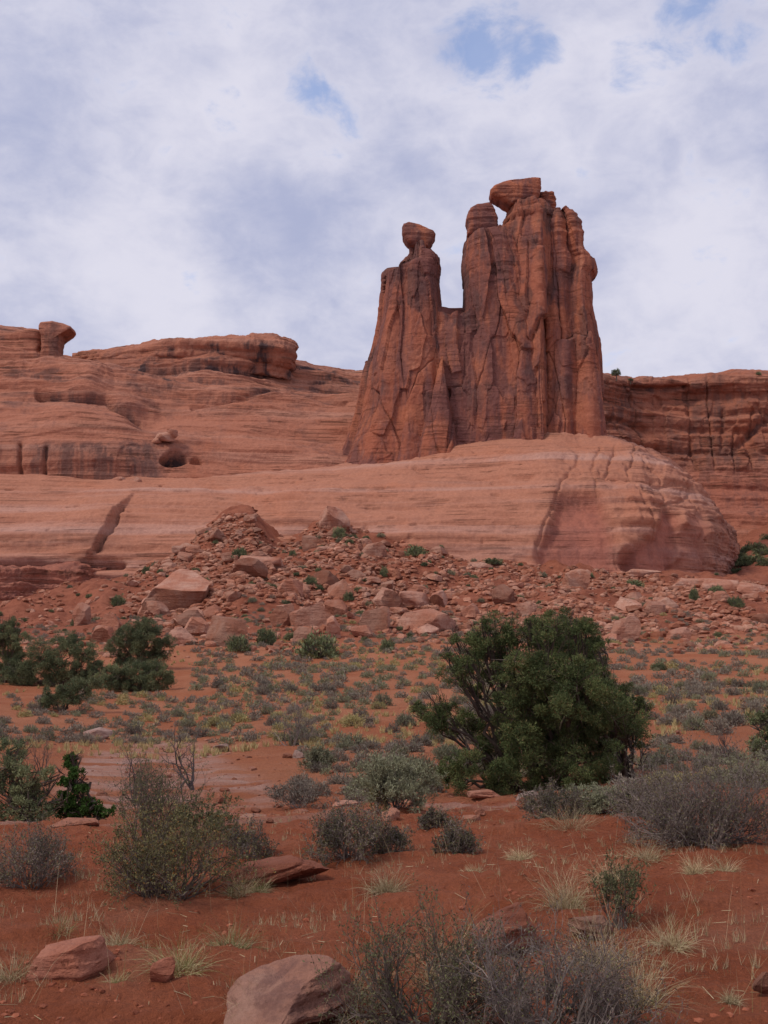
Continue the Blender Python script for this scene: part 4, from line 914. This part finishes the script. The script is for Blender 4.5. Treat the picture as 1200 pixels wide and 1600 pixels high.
# far juniper clump on the left, edge trees
def clumps_px(lst, Y, base, rg, dk=.5): 
    o_ = []
    for (px, row, r) in lst:
        q = at(px, row, Y); k = mpp(Y); dy = rg.uniform(-1, 1) * r * k * dk; o_.append((q[0] - base[0], dy, q[2] - base[2], r * k))
    return o_
def juniper_px(name, bpx, brow, lst, label, cat, seed, leafm, dens, L, W, group=None, r0=.08, dY=0., stems=None, crown='crown'):
    b = spot_on(bpx, brow); b[1] += dY; b[2] = float(ground_z(b[:1], b[1:2])[0]); rg = np.random.RandomState(seed)
    return juniper(name, b, clumps_px(lst, b[1], b, rg), label, cat, seed, leafm, M_bark, dens, L, W, stems, r0, group, 0, crown)
juniper_px('juniper_tree', 218, 1047, [(200, 1040, 20), (232, 1042, 22), (200, 995, 26), (235, 992, 28), (258, 1010, 20), (185, 1010, 20), (215, 1020, 26), (245, 1028, 20), (222, 980, 16), (190, 1030, 16)], 'rounded green juniper crown in front of the pink boulders', 'tree', 21, M_jun2, 520, .075, .022, 'junipers by the gully')
juniper_px('juniper_tree', 215, 1082, [(180, 1074, 18), (205, 1078, 18), (235, 1076, 20), (255, 1072, 16), (190, 1055, 22), (218, 1045, 24), (248, 1052, 22), (262, 1062, 14), (230, 1064, 22), (200, 1068, 18), (172, 1066, 16)], 'low round juniper below the rounded crown at the sagebrush edge', 'tree', 22, M_jun2, 520, .075, .022, 'junipers by the gully')
juniper_px('juniper_tree', 95, 1072, [(45, 1068, 22), (75, 1070, 24), (110, 1066, 24), (140, 1062, 20), (20, 1060, 22), (60, 1030, 30), (100, 1020, 28), (135, 1025, 24), (40, 1050, 24), (85, 1050, 28), (125, 1050, 24), (150, 1042, 16), (112, 1002, 16)], 'wide grey green juniper thicket with bare grey limbs', 'tree', 23, M_jun2, 430, .075, .022, 'junipers by the gully')
juniper_px('juniper_tree', 8, 1065, [(0, 1055, 24), (25, 1052, 22), (-25, 1055, 22), (5, 990, 24), (25, 1002, 24), (-20, 1005, 26), (10, 1030, 26), (-30, 1035, 24), (35, 1035, 18), (20, 975, 12)], 'dark juniper cut by the picture edge beside the gully', 'tree', 24, M_jun2, 520, .075, .022, 'junipers by the gully')
juniper_px('juniper_tree', 98, 1112, [(80, 1092, 20), (105, 1082, 22), (128, 1075, 18), (118, 1095, 16), (70, 1102, 12), (150, 1070, 14)], 'small bright juniper at the lower end of the clump', 'tree', 25, M_jun2, 520, .075, .022, 'junipers by the gully')
juniper_px('juniper_tree', 170, 1075, [(150, 1060, 16), (165, 1052, 14), (140, 1048, 14), (178, 1045, 12)], 'shaggy little juniper between the thicket and the low round one', 'tree', 26, M_jun2, 520, .075, .022, 'junipers by the gully')
juniper_px('juniper_tree', 25, 1292, [(60, 1278, 24), (35, 1240, 34), (10, 1195, 34), (-25, 1210, 40), (40, 1215, 32), (60, 1235, 26), (5, 1245, 40), (45, 1265, 30), (75, 1210, 14), (78, 1262, 18), (15, 1170, 20), (-15, 1280, 30), (30, 1285, 24)], 'young feathery juniper at the picture edge by the wash lip', 'tree', 27, M_jun2, 1500, .034, .010, None, .05, .4)
juniper_px('green_shrub', 125, 1290, [(108, 1195, 14), (118, 1210, 16), (104, 1222, 12), (122, 1240, 22), (105, 1258, 22), (140, 1262, 20), (128, 1275, 22), (98, 1275, 16), (150, 1275, 14), (112, 1184, 8), (170, 1270, 12)], 'bright leafy green shrub beside the young feathery juniper', 'bush', 28, M_green, 4200, .026, .017, None, .03, .2, None, 'foliage')
juniper_px('juniper_tree', 1198, 1190, [(1190, 1130, 24), (1215, 1110, 28), (1240, 1140, 34), (1200, 1160, 26), (1185, 1170, 16), (1230, 1090, 20), (1225, 1170, 24)], 'grey green juniper sliced by the frame edge beyond the purple brush', 'tree', 29, M_jun2, 900, .055, .016, None, .07)

# ------------------------------------------------------------------ near shrubs: px, base row, w, h
def near(px, row, w_, h_, **kw):
    b = spot_on(px, row); k = mpp(b[1]); return shrub(kw.pop('name', 'shrub'), b + np.array([0, kw.pop('dy', w_ * k * .25), -.02]), w_ * k, h_ * k, **kw)
near(250, 1412, 225, 132, seed=41, twig_m=M_twigd, leaf_m=M_olive, nleaf=19000, leaf=(.016, .008), rad=.0075, levels=4, nstem=60, bspread=.6, label='large olive brown bush with yellowing leaves beside the split rock', jit=.3)
near(225, 1320, 150, 130, seed=42, twig_m=M_twigd, leaf_m=M_oliveg, nleaf=4500, leaf=(.022, .008), rad=.009, levels=4, nstem=40, bspread=.4, label='dark olive bush with dead tops behind the large olive brown bush', stem_out=.6)
near(320, 1330, 95, 80, seed=58, twig_m=M_twigd, leaf_m=M_oliveg, nleaf=5000, leaf=(.025, .009), rad=.007, levels=4, nstem=12, label='wispy olive bush rising over the split rock side of the large olive bush')
near(382, 1352, 80, 62, seed=43, twig_m=M_twig, leaf_m=M_purp, nleaf=6000, leaf=(.015, .007), rad=.005, levels=4, nstem=32, bspread=.5, label='purple grey bush tucked behind the long split rock')
near(38, 1386, 130, 96, seed=44, twig_m=M_twig, leaf_m=M_purp, nleaf=12000, leaf=(.014, .006), rad=.0055, levels=4, nstem=50, bspread=.5, label='rounded grey twiggy bush cut by the frame edge above the dark slab')
near(543, 1350, 125, 82, seed=45, twig_m=M_twig, leaf_m=M_purp, nleaf=20000, leaf=(.016, .007), rad=.005, levels=4, nstem=50, bspread=.5, label='dome shaped purple grey bush on the bare red slope')
near(612, 1336, 60, 40, seed=46, twig_m=M_twig, leaf_m=M_purp, nleaf=6000, leaf=(.016, .007), rad=.004, levels=4, nstem=30, bspread=.5, label='low bush trailing off the dome shaped purple one')
near(713, 1338, 64, 50, seed=47, twig_m=M_twig, leaf_m=M_purp, nleaf=9000, leaf=(.016, .007), rad=.005, levels=4, nstem=34, bspread=.5, label='lower of two small dark bushes alone on bare soil')
near(681, 1304, 48, 34, seed=48, twig_m=M_twig, leaf_m=M_purp, nleaf=7000, leaf=(.016, .007), rad=.005, levels=4, nstem=30, bspread=.5, label='upper of two small dark bushes alone on bare soil')
near(1108, 1330, 235, 140, seed=49, twig_m=M_twig, leaf_m=M_purp, nleaf=20000, leaf=(.018, .007), rad=.0085, levels=4, nstem=70, bspread=.55, label='large purple grey twiggy thicket on the eastern rise', kids=(1, 2, 3, 4))
near(868, 1292, 100, 52, seed=50, twig_m=M_twig, leaf_m=M_purp, nleaf=14000, leaf=(.018, .007), rad=.006, levels=4, nstem=40, bspread=.5, label='low purple grey bush in front of the big juniper')
near(945, 1280, 100, 40, seed=51, twig_m=M_twig, leaf_m=M_sage, nleaf=14000, leaf=(.025, .008), rad=.006, levels=4, nstem=40, bspread=.5, label='grey green brush between the low purple bush and the thicket')
near(1010, 1290, 70, 44, seed=59, twig_m=M_twig, leaf_m=M_purp, nleaf=11000, leaf=(.02, .008), rad=.006, levels=4, nstem=36, bspread=.5, label='grey brush merging into the west side of the large thicket')
near(1185, 1235, 90, 50, seed=60, twig_m=M_twig, leaf_m=M_sage, nleaf=6000, leaf=(.03, .010), rad=.008, levels=4, nstem=18, label='soft green sage behind the large purple thicket')
near(620, 1274, 120, 80, seed=52, twig_m=M_twig, leaf_m=M_sage, nleaf=15000, leaf=(.045, .008), rad=.008, levels=4, nstem=26, label='round grey green sage on the far lip of the wash', stem_out=.7, up=.15)
near(590, 1275, 34, 46, seed=61, twig_m=M_twig, leaf_m=M_yel, nleaf=1500, leaf=(.05, .008), rad=.004, levels=3, nstem=14, label='tan dry brush at the side of the round green sage', stem_out=.4, up=.2)
near(465, 1268, 95, 42, seed=53, twig_m=M_twig, leaf_m=M_sageg, nleaf=4500, leaf=(.035, .011), rad=.007, levels=4, nstem=18, label='low grey scrub among wash stones beyond the split rock')
near(496, 1206, 52, 36, seed=54, twig_m=M_twig, leaf_m=M_sage, nleaf=4500, leaf=(.06, .014), rad=.008, levels=3, nstem=26, label='neat grey sage dome beside a small white rock', up=.15)
near(455, 1168, 82, 78, seed=55, twig_m=M_twig, leaf_m=None, rad=.016, levels=4, nstem=12, label='bare grey skeleton bush standing among the sagebrush', stem_out=.8, kids=(1, 2, 3, 4))
near(975, 1452, 84, 105, seed=56, twig_m=M_twigd, leaf_m=M_oliveg, nleaf=4500, leaf=(.014, .006), rad=.006, levels=4, nstem=12, label='vase shaped olive bush next to the rounded grey rock', stem_out=.5, up=.12)
near(665, 1640, 270, 172, seed=57, twig_m=M_twigd, leaf_m=M_oliveg, nleaf=10000, leaf=(.012, .005), rad=.0075, levels=4, nstem=34, bspread=.4, label='dark thorny greenish bush closest to the viewer beside the big tan boulder', jit=.32, kids=(1, 2, 3, 4), dy=.1)
near(850, 1650, 290, 186, seed=62, twig_m=M_twig, leaf_m=M_purp, nleaf=7000, leaf=(.012, .005), rad=.0075, levels=4, nstem=36, bspread=.4, label='grey purple thorny bush closest to the viewer with straw grass behind', jit=.3, kids=(1, 2, 3, 4), dy=.1)
near(965, 1625, 120, 95, seed=63, twig_m=M_twigd, leaf_m=M_purp, nleaf=2500, leaf=(.010, .005), rad=.005, levels=4, nstem=16, label='low grey twigs at the grassy side of the thorny bushes', dy=.1)
near(300, 1245, 90, 110, name='dead_tree', seed=64, twig_m=M_dead, leaf_m=None, rad=.028, levels=4, nstem=5, label='blackened bare snag with crooked arms above the wash', stem_out=.55, bspread=.04, jit=.42, spread=.7, cat='dead tree', shrink=(.4, .6))
near(205, 1260, 100, 105, name='dead_tree', seed=65, twig_m=M_dead, leaf_m=None, rad=.016, levels=4, nstem=9, label='fine grey dead branches standing above the dark olive bush', stem_out=.5, bspread=.1, jit=.3, cat='dead tree')
near(1138, 1195, 34, 55, name='dead_tree', seed=66, twig_m=M_dead, leaf_m=None, rad=.018, levels=3, nstem=5, label='short bare dead stalks before the juniper at the frame edge', stem_out=.4, cat='dead tree')
near(60, 1215, 50, 70, name='dead_tree', seed=67, twig_m=M_dead, leaf_m=None, rad=.014, levels=4, nstem=6, label='thin dead brush behind the bright leafy shrub', stem_out=.6, cat='dead tree')

# ------------------------------------------------------------------ grass tufts
GR = [(605, 1397, 74, 52, 0, 'straw tussock alone on the slope below the dome shaped purple bush'), (278, 1540, 100, 74, 1, 'broad green and straw tussock just above the fist sized red stone'), (360, 1492, 78, 66, 1, 'greenish tussock above the big tan boulder'),
      (182, 1487, 56, 44, 0, 'pale tussock at the foot of the large olive brown bush'), (18, 1545, 80, 60, 0, 'straw clump beside the dark red pitted slab'), (535, 1575, 80, 90, 0, 'straw tussock between the big tan boulder and the thorny bush'),
      (893, 1300, 90, 52, 0, 'wide pale grass mat before the low purple bush'), (885, 1420, 70, 95, 0, 'tall straw grass behind the rounded grey rock'), (1052, 1485, 60, 62, 0, 'thin straw tuft on bare soil east of the vase shaped bush'),
      (1000, 1570, 90, 120, 0, 'tall straw grass on the east side of the thorny bushes'), (940, 1510, 110, 110, 0, 'dense straw grass in front of the rounded grey rock'), (178, 1556, 34, 34, 1, 'small green tuft beside the dark red pitted slab'),
      (1012, 1352, 54, 50, 0, 'straw tuft under the west edge of the large thicket'), (1086, 1376, 36, 42, 0, 'lone wispy tuft below the large thicket'), (1134, 1372, 40, 40, 0, 'second wispy tuft below the large thicket toward the frame edge'),
      (1145, 1565, 30, 30, 0, 'tiny tuft on the bare eastern soil near the pale stone'), (375, 1400, 44, 50, 0, 'straw tuft leaning on the lower end of the split rock'), (405, 1395, 30, 36, 1, 'small green tuft in the shadow of the split rock'),
      (700, 1545, 90, 150, 0, 'straw grass growing through the dark thorny bush'), (400, 1605, 70, 70, 0, 'grass blades at the lower side of the big tan boulder'), (90, 1480, 40, 36, 1, 'sparse greenish tuft above the dark red pitted slab'), (815, 1345, 54, 30, 0, 'flat pale grass on the slope below the low purple bush'),
      (960, 1380, 60, 60, 0, 'straw tuft uphill of the vase shaped bush'), (740, 1375, 40, 20, 0, 'short bleached tuft below the two small dark bushes')]
for i, (px, row, w_, h_, gk, lab) in enumerate(GR):
    b = spot_on(px, row); k = mpp(b[1]); rg = np.random.RandomState(600 + i); W, H = w_ * k, h_ * k
    o = obj('grass_tuft', tuft_mesh('grass_tuft', rg, int(160 + 420 * min(1, W / .35)), H, W * 1.25, M_strawg if gk else M_straw, .0017 + .0004 * b[1] / 5, .75), None, b + np.array([0, .03, -.01])); tag(o, lab, 'grass tuft', 'grass tufts on the near slope')
# single stalks and thin grass over the near soil
rg = np.random.RandomState(77); VV = []
def scatter_grass(name, n, y0, y1, half, per, hh, mat, label, seed, mask=None, wd=.0013):
    rg = np.random.RandomState(seed); Vs, Fs, o_ = [], [], 0; k_ = 0
    while k_ < n:
        Y = y0 + (y1 - y0) * rg.rand() ** 1.3; X = rg.uniform(-half, half) * Y * (1.25 if Y < 20 else 1)
        if mask is not None and not mask(X, Y, rg): continue
        k_ += 1; m = rg.randint(*per); a = rg.uniform(0, 6.28, m); tl = rg.uniform(.05, .7, m); D = unit(np.stack([np.cos(a) * tl, np.sin(a) * tl, 1 + 0 * a], -1)); H = hh * rg.uniform(.4, 1.2, m)
        z = float(ground_z(np.array([X]), np.array([Y]))[0]); C = np.array([X, Y, z - .01]) + rg.normal(size=(m, 3)) * np.array([hh * .14, hh * .14, 0]); s = unit(np.cross(D, rg.normal(size=D.shape))) * wd * (1 + .12 * Y)
        e = C + D * H[:, None]; mid = (C + e) / 2 + s * rg.normal(size=(m, 1)); e = e + np.array([0, 0, -.25]) * (H * tl)[:, None]
        V = np.stack([C + s / 2, C - s / 2, mid - s / 2.6, mid + s / 2.6, e], 1); Vs.append(V.reshape(-1, 3))
        base = np.arange(m)[:, None] * 5 + o_; Fs.append(np.concatenate([base + np.array([0, 1, 2, 3]), base + np.array([3, 2, 4, 4])], 0)); o_ += m * 5
    F = np.concatenate(Fs); t = F[:, 2] == F[:, 3]
    V = np.concatenate(Vs); tri = np.concatenate([F[~t][:, [0, 1, 2]], F[~t][:, [0, 2, 3]], F[t][:, :3]])
    o = obj(name, mesh(name, V, tri, mat, False)); tag(o, label, 'grass', kind='stuff'); return o
scatter_grass('dry_grass', 1500, 4.2, 13, .42, (3, 16), .085, M_straw, 'thin scattered dry grass blades on the near red soil', 78, lambda X, Y, r: fbm(np.array(X / 1.3), np.array(Y / 1.3), 3.1, 2) > -.15 + r.rand() * .3)
scatter_grass('tall_grass', 130, 4.4, 9.5, .40, (1, 4), .42, M_straw, 'tall single seed stalks standing over the near soil', 79, lambda X, Y, r: True, .0009)
scatter_grass('yellow_grass', 1300, 30, 95, .40, (14, 30), .26, M_drygr, 'yellowed grass growing between the sagebrush of the flat', 80, lambda X, Y, r: fbm(np.array(X / 8), np.array(Y / 14), 6.6, 3) > .1, .0035)

# ------------------------------------------------------------------ sagebrush of the flat
rg = np.random.RandomState(15)
KINDS = [('grey', M_sageg, 'grey brown sagebrush hummock on the red sand flat'), ('green', M_sage, 'grey green sagebrush hummock on the red sand flat'), ('yellow', M_yel, 'yellowish rabbitbrush hummock on the red sand flat')]
VAR = {k: [clump_mesh('sagebrush', np.random.RandomState(40 + 7 * i + j), 1100, m, .095, .022, M_twig) for j in range(4)] for i, (k, m, _) in enumerate(KINDS)}
cand = []; tries = 0; cells = {}
while tries < 60000 and len(cand) < 2300:
    tries += 1
    Y = math.exp(rg.uniform(math.log(17), math.log(116))); X = rg.uniform(-.46, .46) * Y
    z = float(ground_z(np.array([X]), np.array([Y]))[0]); px, row = (float(v) for v in proj(np.array([X, Y, z])))
    if px < 470 and row > 1165 or row > 1255 or (-20 < px < 300 and 1010 < row < 1085) : continue
    if px < 60 and 1060 < row < 1140 and rg.rand() < .8: continue
    if 690 < px < 980 and row > 1215: continue
    d = .72 + .9 * float(fbm(np.array(X / 7), np.array(Y / 11), 2.9, 3)) + (.25 if row < 1115 else -.12) + (.4 if px < 520 and 1085 < row < 1168 else 0) - (.15 if px > 1000 else 0) - (.12 if row < 1015 else 0)
    if rg.rand() > d or rg.rand() > (Y / 105) ** .9 + (.45 if px < 520 and row < 1168 else .12): continue
    s = rg.uniform(.42, 1.0) * (.8 if px < 520 and row > 1085 else 1) * (1.0 if Y > 30 else .8)
    key = (int(X / 1.6), int(Y / 1.6)); ok = True
    for a in (-1, 0, 1):
        for b_ in (-1, 0, 1):
            for (x2, y2, s2) in cells.get((key[0] + a, key[1] + b_), []):
                if (X - x2) ** 2 + (Y - y2) ** 2 < (.42 * (s + s2)) ** 2: ok = False
    if not ok: continue
    cells.setdefault(key, []).append((X, Y, s)); cand.append((s / Y, X, Y, z, s))
cand.sort(reverse=True)
far_kinds = {0: [], 1: [], 2: []}
for i, (_, X, Y, z, s) in enumerate(cand):
    q = rg.rand() + .35 * float(fbm(np.array(X / 10), np.array(Y / 10), 8.8, 2)); kk = 0 if q < .62 else 1 if q < .95 else 2
    if i < 295:
        o = obj('sagebrush', VAR[KINDS[kk][0]][rg.randint(4)], None, (X, Y, z - .03)); o.scale = (s, s * rg.uniform(.85, 1.1), s * rg.uniform(.75, 1.05)); o.rotation_euler.z = rg.uniform(0, 6.28)
        tag(o, KINDS[kk][2], 'sagebrush', 'sagebrush dotted over the red flat')
    else: far_kinds[kk].append((X, Y, z, s))
def merged_clumps(lst, mats, nshoot, seed):
    rg = np.random.RandomState(seed); VV, FF, MI, o_ = [], [], [], 0
    for mi, l_ in lst.items():
        for (X, Y, z, s) in l_:
            n = nshoot; a = rg.uniform(0, 6.28, n); cz = rg.rand(n); r = np.sqrt(1 - (cz * .95) ** 2); D = np.stack([np.cos(a) * r, np.sin(a) * r, cz], -1)
            C = D * np.array([.44, .44, .42]) * s * (rg.uniform(.0, 1, n) ** .5)[:, None] + np.array([X, Y, z - .02]); dd = unit(D + np.array([0, 0, .6]) + .4 * rg.normal(size=D.shape))
            V, F = leaves(C, dd, .13 * s * rg.uniform(.7, 1.4, n), .05 * s * rg.uniform(.7, 1.4, n), rg); VV.append(V); FF.append(F + o_); o_ += len(V); MI.append(np.full(len(F), mi))
    return mesh('scrub', np.concatenate(VV), np.concatenate(FF), mats, False, None, np.concatenate(MI))
o = obj('scrub', merged_clumps(far_kinds, [M_sageg, M_sage, M_yel], 240, 33)); tag(o, 'distant low sagebrush covering the far side of the flat', 'scrub', kind='stuff')

# ------------------------------------------------------------------ green bushes on the rubble and cliffs
BV = [clump_mesh('bush', np.random.RandomState(90 + j), 1700, M_jun2, .085, .028, M_twig) for j in range(4)]
BSH = [(375, 872, 24, 20, 'green bush at the foot of the slickrock above the rubble fan'), (230, 888, 16, 14, 'round bush on the gully side of the rubble fan'), (330, 812, 12, 14, 'small upright bush on the slope of the rubble fan'), (398, 798, 16, 18, 'bush at the very top of the rubble fan'),
       (568, 822, 26, 22, 'bush beside the perched dome topped boulder'), (530, 845, 22, 20, 'bush under the perched dome topped boulder'), (552, 838, 18, 12, 'grey bush by the perched dome topped boulder'), (497, 1026, 70, 44, 'lone green bush at the rubble foot'), (417, 1008, 34, 32, 'green bush at the edge of the boulder field beside bare twigs'),
       (372, 1020, 40, 30, 'grey green bush against the blocky pink boulder'), (600, 902, 14, 18, 'upright bush above the row of three boulders'), (545, 938, 18, 16, 'bush between the pale stacked boulders and a slab'), (485, 914, 20, 20, 'bush beside the pale slanted boulder'), (457, 886, 12, 12, 'dot of green on the slope above the ribbed orange boulder'),
       (650, 872, 36, 20, 'spreading grey green bush under the slickrock band'), (765, 868, 14, 16, 'small bush against the dome foot west of its smooth face'), (690, 866, 10, 12, 'tiny bush on the slope under the slickrock band'), (770, 885, 34, 12, 'low mat of scrub on the slope below the dome'), (990, 916, 34, 14, 'scrub patch below the dome arch'),
       (1050, 892, 20, 12, 'bright bush at the base of the dome'), (905, 888, 22, 10, 'low green scrub along the foot of the smooth dome face'), (972, 886, 12, 12, 'bush in the small arch of the dome'), (185, 945, 24, 22, 'straggly bush on the red bank of the gully'), (605, 1020, 26, 24, 'dark bush just before the low brown boulder'), (1030, 1045, 26, 14, 'dark bush on the flat below the eastern rubble'),
       (455, 1000, 22, 14, 'pale twiggy bush beside the tilted slab'), (118, 985, 16, 18, 'dark bush beside the pointed gully rock'), (1085, 945, 16, 22, 'upright green bush under the pale bedrock slabs'), (1120, 945, 26, 16, 'bright scrub below the pale bedrock slabs'), (1150, 955, 26, 20, 'tall scrub under the slab nearest the frame edge'), (945, 935, 22, 12, 'scrub beside the pointed fallen slab'), (862, 905, 12, 12, 'small bush between the dome face and the rounded red boulder')]
for i, (px, row, w_, h_, lab) in enumerate(BSH):
    b = spot_on(px, row); k = mpp(b[1]); o = obj('bush', BV[i % 4], None, b - np.array([0, 0, .05])); o.scale = (w_ * k * 1.05, w_ * k, h_ * k * 1.7); o.rotation_euler.z = i * 1.3; tag(o, lab, 'bush', 'green bushes on the rubble slope')
n_ = 0
while n_ < 260:
    px, row = rg.uniform(-20, 1220), rg.uniform(830, 1005)
    b = spot_on(px, row)
    if b[1] > 163 or b[1] < 88: continue
    s = rg.uniform(7, 17) * mpp(b[1]); o = obj('bush', (BV + VAR['green'])[rg.randint(8)], None, b - np.array([0, 0, .04])); o.scale = (s, s, s * .95); o.rotation_euler.z = rg.uniform(0, 6); tag(o, 'tiny shrub dotted among the stones of the rubble slope', 'bush', 'tiny shrubs among the rubble'); n_ += 1
VB = [(1150, 205, 852, 34), (1165, 215, 846, 30), (1180, 215, 868, 34), (1160, 195, 880, 34), (1178, 195, 888, 34), (1195, 200, 893, 30), (1150, 190, 866, 22), (1200, 190, 905, 30), (1172, 235, 838, 20), (1210, 225, 868, 34)]
for i, (px, Y, row, w_) in enumerate(VB):
    b = at(px, row, float(Y)); b[2] = float(ground_z(b[:1], b[1:2])[0]); k = mpp(Y); o = obj('bush', BV[i % 4], None, b - np.array([0, 0, .2])); o.scale = (w_ * k * 1.3, w_ * k, w_ * k * .8); tag(o, 'leafy green scrub filling the side valley beyond the dome', 'bush', 'green scrub in the side valley')
# trees on the skyline
SK = [(963, 587, 16, 12, 279, 'rounded juniper on the skyline beside the broad tower'), (1033, 594, 12, 8, 288, 'low twin topped bush on the skyline of the long cliff wall'), (1048, 594, 8, 5, 288, 'speck of brush next to the low twin topped skyline bush'), (258, 535, 9, 8, 224, 'tiny tree on the mesa rim skyline'), (478, 582, 12, 7, 240, 'small bush in the notch at the end of the mesa rim'), (185, 548, 9, 5, 225, 'speck of brush on the mesa rim near the knob'), (1185, 583, 10, 6, 286, 'bush on the skyline at the far end of the long cliff wall'), (985, 592, 10, 5, 283, 'flat bush near the rounded skyline juniper')]
for i, (px, row, w_, h_, Y, lab) in enumerate(SK):
    b = at(px, row + 3, float(Y)); k = mpp(Y); root = empty('juniper_tree' if i == 0 else 'bush', b); tag(root, lab, 'tree' if i == 0 else 'bush', 'trees on the skyline')
    c_ = obj('crown', BV[i % 4], root); c_.location = (0, 0, h_ * k * (.35 if i == 0 else .0)); c_.scale = (w_ * k, w_ * k, h_ * k * 1.7)
    V, F = tube(np.array([[0, 0, -1.], [0.1, 0, .3], [0, .05, h_ * k * .7]]), np.array([.2, .17, .08])); obj('trunk', mesh('trunk', V, F, M_bark), root)

# dead twigs littering the near soil
rg = np.random.RandomState(99); m = 1500
Yt = 4 + 10 * rg.rand(m) ** 1.3; Xt = rg.uniform(-.42, .42, m) * Yt; k = fbm(Xt / 1.2, Yt / 1.2, 1.1, 2) > -.1; Xt, Yt = Xt[k], Yt[k]; m = len(Xt)
a = rg.uniform(0, 6.28, m); ln = rg.uniform(.02, .12, m) * rg.rand(m) + .01
X2, Y2 = Xt + np.cos(a) * ln, Yt + np.sin(a) * ln
A = np.stack([Xt, Yt, ground_fine(Xt, Yt) + .006], -1); B = np.stack([X2, Y2, ground_fine(X2, Y2) + .008], -1)
V, F = prisms(A, B, np.full(m, .0018), np.full(m, .001))
o = obj('litter', mesh('litter', V, F, M_straw, False)); tag(o, 'dead twigs littering the near red soil', 'litter', kind='stuff')
